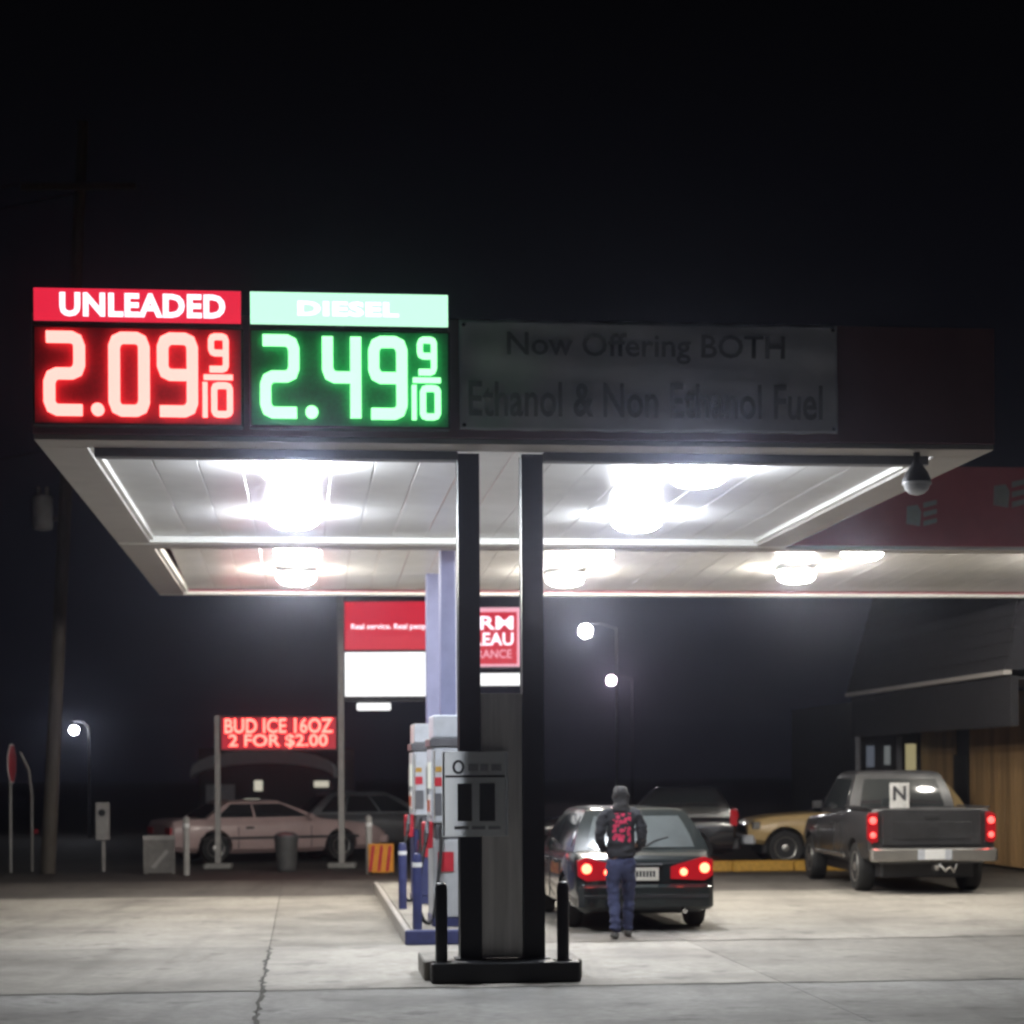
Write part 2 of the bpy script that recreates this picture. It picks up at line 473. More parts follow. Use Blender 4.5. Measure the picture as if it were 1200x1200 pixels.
# ------------------------------------------------------------------ canopy lamps
def canopy_light(u, v, m, label):
    o = empty("canopy_light", C(u, v, 0), TH)
    rise = RISE*(15.37-v)/6.7 if v > L1 else 0.0
    z = ZC + 0.03 + 0.5*rise
    if v > L1:
        MB().box(-0.16, 0.16, -0.16, 0.16, z+0.001, z+0.012+0.5*rise, 0.004).build("mounting_box", M_WHITE, o)
    b = MB(); b.box(-0.29, 0.29, -0.29, 0.29, z-0.02, z, 0.006); b.build("housing", M_WHITE, o)
    def ring(r, zz, c=0.0): return [(r*math.cos(k*math.pi/10), r*math.sin(k*math.pi/10), zz) for k in range(20)]
    b = MB(); b.loft([ring(0.275, z-0.021), ring(0.29, z-0.06), ring(0.275, z-0.12), ring(0.20, z-0.17), ring(0.09, z-0.19)]); b.build("lens", m, o)
    tag(o, label, "lamp", "lamps under the fuel canopies")
    return o
M_LAMP = glow("lamp_cool", (0.88, 0.93, 1.0), 215.0, (0.8, 0.8, 0.8))
M_LAMPW = glow("lamp_warm", (1.0, 0.95, 0.86), 195.0, (0.8, 0.8, 0.8))
for (u, v, l) in ((2.22, 1.8, "front canopy lamp near the price signs"), (2.22, 5.5, "second lamp back in the row behind the price signs"),
                  (6.18, 1.8, "front canopy lamp below the grey banner"), (6.18, 5.5, "second lamp back in the row below the banner")):
    canopy_light(u, v, M_LAMP, "glaring white " + l)
for (u, v, l) in ((2.22, 10.0, "third lamp back in the row behind the price signs"), (2.22, 13.0, "last lamp in the row behind the price signs"),
                  (6.3, 10.0, "third lamp back, right of the black columns"), (6.3, 13.0, "last lamp back, right of the black columns"),
                  (10.0, 9.6, "rear canopy lamp just under the maroon fascia"), (9.75, 12.4, "rear canopy lamp nearest the far edge above the pickup"),
                  (13.9, 11.0, "rear canopy lamp at the picture's right edge")):
    canopy_light(u, v, M_LAMPW, "warm white " + l)

# ------------------------------------------------------------------ price signs
DIG = {  # centre lines in a 1 x 2 cell with clipped corners
    '0': ([(0.26,0),(0.74,0),(0.92,0.07),(1,0.24),(1,1.76),(0.92,1.93),(0.74,2),(0.26,2),(0.08,1.93),(0,1.76),(0,0.24),(0.08,0.07)], True),
    '2': ([(-0.1,2),(0.74,2),(0.92,1.93),(1,1.76),(1,1.24),(0.92,1.07),(0.74,1.0),(0.26,1.0),(0.08,0.93),(0,0.76),(0,0.24),(0.08,0.07),(0.26,0),(1.1,0)], False),
    '9': ([(-0.1,0),(0.74,0),(0.92,0.07),(1,0.24),(1,1.76),(0.92,1.93),(0.74,2),(0.26,2),(0.08,1.93),(0,1.76),(0,1.24),(0.08,1.07),(0.26,1),(0.96,1)], False),
    '1': ([(0.5,0),(0.5,2)], False),
}
def digit(b, ch, x, z, w, h, st, y0, y1):
    def tr(p): return (x + st/2 + p[0]*(w-st), z + st/2 + p[1]/2*(h-st))
    if ch == '4':
        b.ribbon([tr(p) for p in [(0,2.12),(0,1.24),(0.08,1.07),(0.26,1),(0.96,1)]], st, y0, y1)
        b.ribbon([tr(p) for p in [(1,2.12),(1,-0.12)]], st, y0, y1)
        return
    P, cl = DIG[ch]
    b.ribbon([tr(p) for p in P], st, y0, y1, cl)
def price_sign(u0, u1, price, word, lab, panel_m, led_m, face_m, wx, z1=6.06):
    w = u1-u0
    o = empty("price_sign", C(u0, 0, 0), TH)
    tag(o, lab, "price sign", "lit price signs on the canopy front")
    MB().box(0, w, -0.16, -0.004, 4.88, 5.735, 0.012).build("cabinet", M_DARK, o)
    MB().box(0.02, w-0.02, -0.168, -0.161, 4.90, 5.715).build("display_face", face_m, o)
    hd = MB().box(0.005, w-0.01, -0.16, -0.02, 5.765, z1, 0.012).build("header_box", M_DARK, o)
    MB().box(0.012, w-0.017, -0.167, -0.161, 5.772, z1-0.007).build("lit_panel", panel_m, hd)
    y0, y1 = -0.222, -0.172
    k = w/1.83
    zb, hh = 4.955, 0.72
    xs = {0: 0.10, 1: 0.66, 2: 1.08}
    for i, ch in ((0, price[0]), (1, price[2]), (2, price[3])):
        b = MB(); digit(b, ch, xs[i]*k, zb, 0.355*k, hh, 0.095, y0, y1)
        b.build("digit", led_m, o)
    MB().lathe([(0.055, 0.0), (0.055, 0.05)], (0.565*k, -0.222, zb+0.055), 'Y', 14).build("decimal_point", led_m, o)
    b = MB(); digit(b, '9', 1.525*k, zb+0.39, 0.18*k, 0.33, 0.050, y0, y1); b.build("fraction_digit", led_m, o)
    MB().box(1.485*k, 1.74*k, y0, y1, zb+0.325, zb+0.365).build("fraction_bar", led_m, o)
    b = MB(); b.box(1.475*k, 1.518*k, y0, y1, zb, zb+0.30); b.build("fraction_digit", led_m, o)
    b = MB(); digit(b, '0', 1.55*k, zb, 0.19*k, 0.30, 0.052, y0, y1); b.build("fraction_digit", led_m, o)
    lettering("lettering", word, wx[0], wx[1], wx[2], wx[3], -0.170, M_SIGNW, hd, bold=0.045, spacing=1.08)
    return o
M_SIGNW = glow("sign_white", (1.5, 1.35, 1.5), 1.0)
M_REDP = glow("red_backlit", (0.82, 0.02, 0.055), 1.0)
M_GRNP = glow("green_backlit", (0.66, 1.25, 0.88), 1.0)
M_LEDR = glow("led_red", (4.2, 0.76, 0.66), 1.0)
M_LEDG = glow("led_green", (0.74, 2.3, 0.92), 1.0)
M_FACER = mat("red_display_face", (0.40, 0.006, 0.03), 0.7, vary=0.2, scale=30)
M_FACEG = mat("green_display_face", (0.01, 0.30, 0.13), 0.7, vary=0.2, scale=30)
price_sign(0.025, 1.815, "2.09", "UNLEADED", "red LED unleaded price sign showing 2.09 and nine tenths", M_REDP, M_LEDR, M_FACER, (0.23, 1.64, 5.81, 6.02))
price_sign(1.865, 3.61, "2.49", "DIESEL", "green LED price sign showing 2.49 and nine tenths", M_GRNP, M_LEDG, M_FACEG, (0.42, 1.30, 5.85, 5.98))

# ------------------------------------------------------------------ banner
bo = empty("vinyl_banner", C(3.70, 0, 0), TH)
tag(bo, "grey vinyl banner about ethanol fuel stretched across the canopy front", "banner")
BW, BZ0, BZ1 = 3.40, 4.90, 5.87
def sag(x, z):
    return -0.036 - 0.010*math.sin(x*5.1+z*3) - 0.008*math.sin(x*11-z*7) - 0.006*math.sin(z*17+x*2)
nx, nz = 110, 32
b = MB()
grid = [[(BW*i/nx, sag(BW*i/nx, BZ0+(BZ1-BZ0)*j/nz), BZ0+(BZ1-BZ0)*j/nz + 0.003*math.sin(i*0.55)*(1 if j in (0, nz) else 0)) for i in range(nx+1)] for j in range(nz+1)]
b.loft(grid, cap=False, closed=False)
bs = b.build("sheet", M_BANNER, bo, 60)
sol = bs.modifiers.new("thickness", 'SOLIDIFY'); sol.thickness = 0.003; sol.offset = 1
def banner_text(t, x0, x1, z0, z1):
    o = lettering("lettering", t, x0, x1, z0, z1, 0, M_INKG, bo, bold=0.015)
    for v in o.data.vertices: v.co.y = sag(v.co.x, v.co.z) - 0.017
banner_text("Now Offering BOTH", 0.42, 2.92, 5.50, 5.77)
banner_text("Ethanol & Non Ethanol Fuel", 0.08, 3.26, 5.02, 5.33)
for x in (0.04, BW-0.04):
    for z in (BZ0+0.04, BZ1-0.04):
        MB().lathe([(0.018,0.0),(0.018,0.012)], (x, sag(x, z)-0.016, z), 'Y', 10).build("eyelet", M_CHROME, bo)

# ------------------------------------------------------------------ dome camera hanging from the canopy corner
o = empty("dome_camera", C(7.90, 0.20, 0), TH)
tag(o, "teardrop dome security camera hanging from the canopy corner", "camera")
MB().lathe([(0.03, 0.0), (0.03, -0.07), (0.05, -0.11), (0.10, -0.18), (0.125, -0.24), (0.128, -0.27)], (0,0,ZC-0.052), 'Z', 20).build("shroud", M_DARK, o, 40)
MB().lathe([(0.132, -0.271), (0.132, -0.292)], (0,0,ZC-0.052), 'Z', 20).build("ring", M_WHITE, o, 40)
MB().lathe([(0.118, -0.293), (0.105, -0.335), (0.07, -0.372), (0.02, -0.388)], (0,0,ZC-0.052), 'Z', 20).build("dome", M_LSTEEL, o, 60)

# ------------------------------------------------------------------ front plinth, guard posts, notice board
o = empty("column_plinth", C(UC, 0, 0), TH)
tag(o, "low black plinth carrying the two black columns", "plinth")
MB().box(-0.67, 0.67, 0.16, 0.44, 0, 0.18, 0.015).build("kerb_face", M_BLACK, o)
MB().box(-0.72, 0.72, 0.443, 1.45, 0, 0.178, 0.02).build("concrete_pad", M_CONC, o)
for du, l in ((-0.57, "black steel guard post on the plinth beside the fuel hose"), (0.53, "black steel guard post on the plinth in front of the sedan")):
    o = empty("guard_post", C(UC+du, 0.33, 0.18), TH)
    tag(o, l, "bollard", "black guard posts on the plinth")
    MB().lathe([(0.055, 0.0), (0.055, 0.66), (0.045, 0.70), (0.02, 0.715)], (0,0,0), 'Z', 14).build("post", M_BLACK, o, 40)
    MB().lathe([(0.09, 0.001), (0.09, 0.012)], (0,0,0), 'Z', 14).build("flange", M_BLACK, o)

o = empty("notice_board", C(UC-0.19, 0.47, 0), TH)
tag(o, "clear grey notice board with two dark pictures fixed to the black column", "notice")
MB().box(-0.36, 0.24, -0.02, -0.004, 1.30, 2.07, 0.006).build("backing", M_CLEAR, o)
MB().box(-0.22, -0.09, -0.026, -0.021, 1.44, 1.78).build("picture", M_INK, o)
MB().box(-0.02, 0.12, -0.026, -0.021, 1.44, 1.78).build("picture", M_INK, o)
MB().box(-0.33, 0.21, -0.025, -0.021, 1.835, 1.855).build("rule", M_INK, o)
b = MB(); b.ribbon([(-0.21+0.045*math.cos(t*math.pi/5), 1.93+0.055*math.sin(t*math.pi/5)) for t in range(10)], 0.022, -0.025, -0.021, True)
b.build("lettering", M_INK, o)
b = MB()
for x0, x1 in ((-0.12, -0.03), (-0.01, 0.06), (0.09, 0.18)):
    b.box(x0, x1, -0.024, -0.021, 1.895, 1.955)
b.build("headline", M_INKG, o)
b = MB()
for x0, x1 in ((-0.25, -0.12), (-0.09, 0.03), (0.06, 0.17)):
    b.box(x0, x1, -0.024, -0.021, 1.365, 1.395)
b.build("caption", M_INKG, o)
for x in (-0.345, 0.225):
    MB().box(x-0.010, x+0.010, -0.025, -0.021, 1.31, 2.06).build("edge_strip", M_PUMPG, o)

# ------------------------------------------------------------------ pump island and dispensers
o = empty("pump_island", C(UC, 0, 0), TH)
tag(o, "blue edged concrete pump island behind the black columns", "kerb")
b = MB(); b.box(-0.62, 0.62, 4.42, 14.4, 0, 0.148, 0.02); b.build("concrete_pad", M_CONC, o)
MB().box(-0.70, 0.70, 4.30, 4.41, 0, 0.16, 0.02).build("end_kerb", M_BLUE, o)
for s in (-1, 1):
    MB().box(min(s*0.63, s*0.70), max(s*0.63, s*0.70), 4.42, 14.4, 0, 0.155, 0.015).build("side_kerb", M_TRIM, o)

for du, v, l in ((-0.55, 4.62, "blue steel bollard at the near corner of the pump island"), (0.55, 4.62, "blue steel bollard hidden partly behind the black column"), (-0.55, 8.0, "blue steel bollard between the two fuel pumps")):
    o = empty("island_bollard", C(UC+du, v, 0.148), TH); tag(o, l, "bollard", "blue bollards on the pump island")
    MB().lathe([(0.052, 0.0), (0.052, 0.80), (0.04, 0.835), (0.015, 0.845)], (0,0,0), 'Z', 14).build("post", M_BLUE, o, 40)
    MB().lathe([(0.056, 0.69), (0.056, 0.74)], (0,0,0), 'Z', 14).build("band", M_WHITE, o, 40)

M_SCREEN = glow("pump_screen", (0.75, 0.78, 0.70), 0.9)
def pump(v, lower, label):
    o = empty("fuel_pump", C(UC, v, 0.148), TH)
    tag(o, label, "fuel pump", "fuel pumps on the island")
    hw, L = 0.36, 0.95
    MB().box(-hw, hw, 0, L, 0, 0.10, 0.01).build("base", M_BLUE, o)
    MB().box(-hw+0.01, hw-0.01, 0.01, L-0.01, 0.103, 0.98, 0.02).build("lower_cabinet", lower, o)
    MB().box(-hw+0.04, hw-0.04, 0.03, L-0.03, 0.983, 1.16, 0.01).build("waist", M_PUMPD, o)
    head = MB().box(-hw, hw, 0.0, L, 1.163, 2.02, 0.03).build("display_head", M_PUMPG, o)
    for s in (-1, 1):
        x0 = s*(hw+0.002)
        a, c = min(x0, x0+s*0.012), max(x0, x0+s*0.012)
        MB().box(a, c, 0.12, 0.60, 1.55, 1.85, 0.003).build("screen", M_SCREEN, head)
        MB().box(a, c, 0.66, 0.86, 1.40, 1.80, 0.003).build("card_reader", M_PUMPD, head)
        MB().box(a, c, 0.12, 0.60, 1.25, 1.48, 0.003).build("grade_panel", M_WHITE, head)
        for k in range(3):
            MB().box(a+s*0.006, c+s*0.016, 0.15+k*0.155, 0.26+k*0.155, 1.29, 1.42, 0.004).build("grade_button", M_YEL if k == 1 else M_RED, head)
    MB().box(-hw-0.02, hw+0.02, -0.02, L+0.02, 2.023, 2.12, 0.015).build("cap", M_PUMPD, o)
    MB().box(-hw+0.02, hw-0.02, 0.03, L-0.03, 2.123, 2.38, 0.02).build("valance", M_PUMPG, o)
    # end panel trim facing the columns
    MB().box(-0.20, 0.20, -0.012, -0.002, 1.30, 1.85, 0.003).build("end_panel", M_LSTEEL, o)
    for (x0, x1, z0, z1, m) in ((-0.33, -0.23, 1.58, 1.68, M_RED), (-0.33, -0.22, 1.25, 1.50, M_PUMPD), (-0.32, -0.24, 1.74, 1.80, M_YEL), (-0.30, -0.12, 0.62, 0.84, M_RED), (0.10, 0.28, 0.55, 0.80, M_BOARD)):
        MB().box(x0, x1, -0.008, 0.012 if z0 < 1 else 0.002, z0, z1, 0.002).build("decal", m, o)
    MB().box(-0.345, -0.325, -0.006, -0.001, 1.2, 1.98).build("corner_trim", M_CHROME, o)
    for s in (-1, 1):
        bx = s*(hw+0.05)
        boot = MB().box(bx-0.06, bx+0.06, 0.02, 0.20, 0.88, 1.18, 0.02).build("nozzle_boot", M_RED, o)
        b = MB(); b.tube([(bx+s*0.03, 0.02, 0.93), (bx+s*0.02, -0.02, 1.06), (bx, 0.03, 1.17), (bx-s*0.02, 0.10, 1.15)], [0.022, 0.03, 0.026, 0.018], 8)
        b.build("nozzle", M_PUMPD, boot, 50)
        b = MB()
        key = [(bx+s*0.03, 0.0, 0.95), (bx+s*0.07, -0.08, 0.75), (bx+s*0.11, -0.15, 0.45), (bx+s*0.10, -0.19, 0.18), (bx+s*0.03, -0.19, 0.06), (bx-s*0.05, -0.16, 0.12), (bx-s*0.10, -0.10, 0.45), (bx-s*0.14, -0.05, 0.80), (bx-s*0.15, -0.02, 1.08), (bx-s*0.15, 0.05, 1.12)]
        pts = []
        for i in range(len(key)-1):
            p0, p1, p2, p3 = (Vector(key[max(0, min(len(key)-1, i+q))]) for q in (-1, 0, 1, 2))
            for q in range(3):
                t = q/3
                pts.append(0.5*((2*p1) + (p2-p0)*t + (2*p0-5*p1+4*p2-p3)*t*t + (3*p1-p0-3*p2+p3)*t**3))
        pts.append(Vector(key[-1]))
        b.tube(pts, 0.022, 8); b.build("hose", M_RUB, o, 60)
    return o
pump(4.95, mat("pump_white", (0.42, 0.43, 0.45), 0.45, vary=0.08), "nearest grey and white fuel pump behind the black columns with red nozzle boot")
pump(9.0, M_BLUE, "farther grey fuel pump with blue lower cabinet left of the columns")

# ------------------------------------------------------------------ vehicles
def carve(o, cutters):
    for me in cutters:
        c = bpy.data.objects.new("cutter", me); col.objects.link(c); c.parent = o
        md = o.modifiers.new("b", 'BOOLEAN'); md.operation = 'DIFFERENCE'; md.object = c; md.solver = 'EXACT'
    bpy.context.view_layer.update()
    dg = bpy.context.evaluated_depsgraph_get()
    me = bpy.data.meshes.new_from_object(o.evaluated_get(dg))
    for md in list(o.modifiers):
        c = md.object; o.modifiers.remove(md); bpy.data.objects.remove(c)
    for p in me.polygons: p.use_smooth = True
    me.set_sharp_from_angle(angle=R(32))
    o.data = me

def ring_body(y, zb, zt, w):
    half = [(0, zb), (0.80*w, zb), (0.95*w, zb+0.09), (w, zb+0.26), (0.992*w, zt-0.20), (0.96*w, zt-0.07), (0.90*w, zt-0.012), (0.74*w, zt), (0, zt+0.015)]
    return [(x, y, z) for x, z in half] + [(-x, y, z) for x, z in half[-2:0:-1]]

def wheel(root, x, y, r, wd, rim_m):
    s = 1 if x > 0 else -1
    t = empty("wheel", (x, y, r)); t.parent = root
    h = wd/2
    MB().lathe([(r*0.62, -h*0.9), (r*0.92, -h), (r*0.985, -h*0.75), (r, -h*0.4), (r, h*0.4), (r*0.985, h*0.75), (r*0.92, h), (r*0.62, h*0.9)], (0,0,0), 'X', 26).build("tyre", M_RUB, t, 50)
    b = MB(); b.lathe([(r*0.6, -h*0.8), (r*0.6, h*0.8)], (0,0,0), 'X', 20)
    b.lathe([(r*0.615, s*h*0.86), (r*0.60, s*h*0.95), (r*0.50, s*h*0.80), (r*0.20, s*h*0.88), (r*0.15, s*h*0.98), (r*0.02, s*h*0.98)], (0,0,0), 'X', 20)
    b.build("rim", rim_m, t, 40)
    for k in range(5):
        a = k*2*math.pi/5 + 0.3
        bb = MB(); bb.lathe([(r*0.085, s*h*0.83), (r*0.07, s*h*0.9)], (0, math.cos(a)*r*0.38, math.sin(a)*r*0.38), 'X', 8)
        bb.build("rim_hole", M_DARK, t)

def vehicle(name, label, cat, loc, rz, st, cab, wheels, paint, bed=None, pillars=(0.5,), rim=None, wr=0.31, ww=0.20, rear_glass=None):
    """st: body stations (y,zb,zt,halfwidth); cab: (z0,z1, y rear bottom, y rear top, y front top, y front bottom, half width bottom, top)"""
    root = empty(name, loc, rz); tag(root, label, cat)
    b = MB(); b.loft([ring_body(*s) for s in st])
    body = b.build("body", paint, root, 32)
    cuts = []
    for y in wheels:
        c = MB(); c.lathe([(wr+0.055, -2), (wr+0.055, 2)], (0, y, wr+0.01), 'X', 28)
        cuts.append(c.mesh("cut"))
    if bed:
        c = MB(); c.box(*bed); cuts.append(c.mesh("cut"))
    carve(body, cuts)
    # underside pan so that the body is not see-through at the arches
    tr = [s[3] for s in st][len(st)//2]
    MB().box(-tr+0.26, tr-0.26, st[0][0]+0.25, st[-1][0]-0.3, 0.24, 0.62, 0.03).build("chassis", M_DARK, root)
    for y in wheels:
        for s in (-1, 1):
            wheel(root, s*(tr-ww/2-0.015), y, wr, ww, rim or M_RIM)
    z0, z1, yrb, yrt, yft, yfb, hb, ht = cab
    def P(face, s, t, off=0.0):
        """face r/f/l/R; s 0..1 across, t 0..1 up"""
        bulge = 0.05*math.sin(t*math.pi)*0.6
        hw = hb + (ht-hb)*t + bulge
        ya = yrb + (yrt-yrb)*t - bulge; yb = yfb + (yft-yfb)*t + bulge
        z = z0 + (z1-z0)*t
        if face == 'r': return (-hw + 2*hw*s, ya - 0.06*math.sin(s*math.pi) - off, z + off*0.4)
        if face == 'f': return (-hw + 2*hw*s, yb + 0.08*math.sin(s*math.pi) + off, z + off*0.4)
        sg = -1 if face == 'l' else 1
        return (sg*(hw + 0.02*math.sin(s*math.pi) + off), ya + (yb-ya)*s, z + off*0.3)
    rows = []
    T = [0, 0.15, 0.35, 0.55, 0.75, 0.9, 0.97]
    S = [0.0, 0.08, 0.25, 0.5, 0.75, 0.92]
    def ring_at(t):
        r = [P('r', s, t) for s in S] + [P('R', s, t) for s in S]
        r += [P('f', 1-s, t) for s in S] + [P('l', 1-s, t) for s in S]
        return r
    rows = [ring_at(t) for t in T]
    top = rows[-1]
    cx = 0; cyy = (yrt+yft)/2
    def shrink(k, dz): return [(x*k, cyy+(y-cyy)*(1-(1-k)*0.5), z+dz) for x, y, z in top]
    rows += [shrink(0.94, (z1-z0)*0.05), shrink(0.80, (z1-z0)*0.085), shrink(0.45, (z1-z0)*0.11)]
    b = MB(); b.loft(rows); cabin = b.build("cabin", paint, root, 38)
    def pane(nm, face, s0, s1, t0, t1, off=0.008, gm=None):
        n, k = 6, 5
        g0 = [[P(face, s0+(s1-s0)*i/n, t0+(t1-t0)*j/k, off) for i in range(n+1)] for j in range(k+1)]
        g1 = [[P(face, s0+(s1-s0)*i/n, t0+(t1-t0)*j/k, off-0.012) for i in range(n+1)] for j in range(k+1)]
        bb = MB(); bb.loft(g0, cap=False, closed=False)
        edge0 = g0[0] + [r[-1] for r in g0[1:]] + g0[-1][-2::-1] + [r[0] for r in g0[-2:0:-1]]
        edge1 = g1[0] + [r[-1] for r in g1[1:]] + g1[-1][-2::-1] + [r[0] for r in g1[-2:0:-1]]
        bb.loft([edge0, edge1], cap=False)
        return bb.build(nm, gm or M_GLASS, cabin, 40)
    pane("rear_window", 'r', 0.10, 0.90, 0.10, 0.86, 0.008, rear_glass)
    pane("windscreen", 'f', 0.06, 0.94, 0.06, 0.90)
    edges = [0.07] + list(pillars) + [0.93]
    for f in 'lR':
        for a, c in zip(edges[:-1], edges[1:]):
            pane("side_window", f, a+0.012, c-0.012, 0.12, 0.86)
    return root, cabin, body

def taillight(root, poly, y, m, bulbs, bulb_m, mirror=True, depth=0.05):
    for s in ((-1, 1) if mirror else (1,)):
        b = MB(); b.prism([(s*x, z) for x, z in poly], y, y+depth)
        t = b.build("taillight", m, root)
        for (x, z, r) in bulbs:
            MB().lathe([(r, -0.008), (r*0.7, -0.016), (r*0.2, -0.02)], (s*x, y, z), 'Y', 14).build("bulb", bulb_m, t, 60)

def mirrors(root, x, y, z, m):
    for s in (-1, 1):
        MB().box(min(s*x, s*(x+0.18)), max(s*x, s*(x+0.18)), y-0.05, y+0.05, z-0.06, z+0.08, 0.03).build("wing_mirror", m, root, 40)

P_GREEN = mat("dark_green_paint", (0.008, 0.013, 0.0135), 0.25, vary=0.1, coat=0.6)
P_GREY = mat("dark_grey_paint", (0.034, 0.034, 0.036), 0.34, vary=0.35, scale=3, coat=0.35)
P_GOLD = mat("gold_paint", (0.48, 0.34, 0.16), 0.33, vary=0.08, coat=0.4)
P_BLACKC = mat("black_car_paint", (0.012, 0.012, 0.014), 0.22, vary=0.1, coat=0.6)
P_BEIGE = mat("beige_car_paint", (0.55, 0.40, 0.385), 0.28, vary=0.06, coat=0.6)
P_SILVER = mat("silver_car_paint", (0.15, 0.155, 0.165), 0.35, metal=0.3, vary=0.06, coat=0.3)

# --- dark sedan with the person behind it
sx, sy = 1.56, 24.05
st = [(0.0,.30,.80,.76),(0.04,.24,.88,.82),(0.22,.20,.955,.855),(0.9,.18,.97,.866),(1.6,.18,.96,.866),(2.9,.18,.95,.866),(3.5,.18,.93,.86),(4.15,.20,.83,.83),(4.45,.25,.73,.77),(4.55,.32,.62,.68)]
car, cabin, body = vehicle("parked_sedan", "dark green sedan with lit tail lights stopped beside the pump", "car", (sx, sy, 0), TH, st,
    (0.93, 1.41, 0.26, 0.78, 2.45, 3.25, 0.81, 0.60), (0.95, 3.6), P_GREEN, rear_glass=M_GLASSR)
taillight(car, [(0.30,0.62),(0.70,0.60),(0.80,0.66),(0.80,0.84),(0.70,0.875),(0.42,0.80),(0.30,0.76)], -0.03, M_TAIL, [(0.45,0.70,0.045),(0.70,0.745,0.060)], M_BULB, depth=0.16)
bp = MB().box(-0.80, 0.80, -0.10, 0.12, 0.26, 0.56, 0.06).build("rear_bumper", P_GREEN, car, 40)
MB().box(-0.74, 0.74, -0.107, -0.09, 0.40, 0.44, 0.003).build("bumper_strip", M_DARK, bp)
pl = MB().box(-0.155, 0.155, -0.035, -0.02, 0.60, 0.755, 0.004).build("number_plate", M_PLATE, car)
b = MB()
for k in range(6): b.box(-0.115+k*0.04, -0.09+k*0.04, -0.038, -0.0355, 0.645, 0.715)
b.build("lettering", M_INK, pl)
MB().box(-0.20, 0.20, -0.05, 0.0, 0.765, 0.80, 0.01).build("plate_lamp_bar", M_DARK, car)
mirrors(car, 0.84, 3.0, 0.98, P_GREEN)
MB().tube([(0.45,-0.10,0.24),(0.45,0.25,0.25)], 0.03, 10).build("exhaust_pipe", M_CHROME, car)

MB().tube([(-0.40,-0.0,0.80),(0.40,-0.0,0.80)], 0.006, 6).build("tailgate_seam", M_DARK, car)
MB().tube([(0.0,0.205,0.985),(0.16,0.29,1.06),(0.34,0.36,1.10)], 0.008, 6).build("rear_wiper", M_DARK, car)
def door_seams(root, x, ys, z0, z1, handles, hz, m):
    for sgn in (-1, 1):
        for y in ys:
            MB().box(min(sgn*(x-0.012), sgn*(x+0.004)), max(sgn*(x-0.012), sgn*(x+0.004)), y-0.006, y+0.006, z0, z1).build("door_seam", M_DARK, root)
        for y in handles:
            MB().box(min(sgn*(x-0.005), sgn*(x+0.03)), max(sgn*(x-0.005), sgn*(x+0.03)), y-0.09, y+0.09, hz-0.02, hz+0.02, 0.008).build("door_handle", m, root)
door_seams(car, 0.866, (1.25, 2.25, 3.2), 0.30, 0.80, (1.45, 2.45), 0.78, M_DARK)
# --- grey pickup
px_, py_ = 6.36, 30.9
st = [(0.14,.52,1.27,.93),(0.18,.46,1.30,.975),(0.6,.44,1.30,.985),(1.9,.42,1.30,.985),(2.1,.40,1.24,.985),(3.9,.40,1.16,.98),(4.3,.42,1.14,.97),(5.1,.46,1.10,.95),(5.5,.50,1.02,.90),(5.6,.55,.9,.84)]
pk, cabin, body = vehicle("pickup_truck", "dusty dark grey pickup truck with chrome bumper facing the store", "pickup truck", (px_, py_, 0), R(3.0), st,
    (1.18, 1.83, 1.95, 2.20, 3.45, 4.15, 0.87, 0.68), (1.15, 4.75), P_GREY, bed=(-0.80, 0.80, 0.24, 1.88, 0.80, 1.6), rim=M_RIM, wr=0.385, ww=0.26, pillars=(0.32,))
tg = MB().box(-0.76, 0.76, 0.105, 0.135, 0.74, 1.285, 0.012).build("tailgate", P_GREY, pk)
MB().box(-0.60, 0.60, 0.094, 0.104, 0.84, 1.10, 0.004).build("pressed_panel", P_GREY, tg)
MB().box(-0.12, 0.12, 0.085, 0.093, 1.14, 1.21, 0.008).build("handle", M_DARK, tg)
b = MB(); b.prism([(-0.10,0.94),(0.0,0.90),(0.10,0.94),(0.10,1.0),(0.0,1.03),(-0.10,1.0)], 0.088, 0.0935); b.build("emblem", M_DARK, tg)
bp = MB().box(-0.97, 0.97, -0.06, 0.12, 0.50, 0.70, 0.04).build("rear_bumper", M_CHROME, pk, 40)
MB().box(-0.26, 0.26, -0.067, -0.055, 0.53, 0.68, 0.003).build("step_recess", M_PUMPG, bp)
pl = MB().box(-0.155, 0.155, -0.078, -0.07, 0.535, 0.685, 0.003).build("number_plate", M_WHITE, pk)
MB().box(-0.03, 0.03, -0.20, 0.10, 0.38, 0.44, 0.008).build("tow_hitch", M_CHROME, pk)
b = MB(); b.tube([(0.08,0.0,0.46),(0.16,-0.06,0.36),(0.24,-0.03,0.42),(0.30,0.02,0.34),(0.36,0.04,0.46)], 0.02, 8); b.build("tow_chain", M_CHROME, pk, 60)
b = MB(); b.lathe([(0.16,-0.1),(0.33,-0.1),(0.36,-0.05),(0.36,0.05),(0.33,0.1),(0.16,0.1)], (0,0.95,0.52), 'Z', 20); b.build("spare_wheel", M_RUB, pk, 50)
taillight(pk, [(0.83,0.80),(0.93,0.78),(0.98,0.83),(0.98,1.19),(0.93,1.24),(0.83,1.24)], 0.10, M_TAILR, [(0.905,1.12,0.055),(0.905,0.90,0.045)], M_BULBR, depth=0.10)
mirrors(pk, 0.92, 3.75, 1.30, M_DARK)
door_seams(pk, 0.984, (2.05, 2.55, 3.85), 0.55, 1.05, (2.75,), 1.02, M_DARK)
for sgn in (-1, 1):
    MB().box(min(sgn*0.975, sgn*0.998), max(sgn*0.975, sgn*0.998), 1.75, 4.10, 0.50, 0.56, 0.006).build("rocker_trim", M_CHROME, pk)
    MB().box(min(sgn*0.86, sgn*0.95), max(sgn*0.86, sgn*0.95), 0.30, 1.90, 1.302, 1.325, 0.006).build("bed_rail", M_DARK, pk)
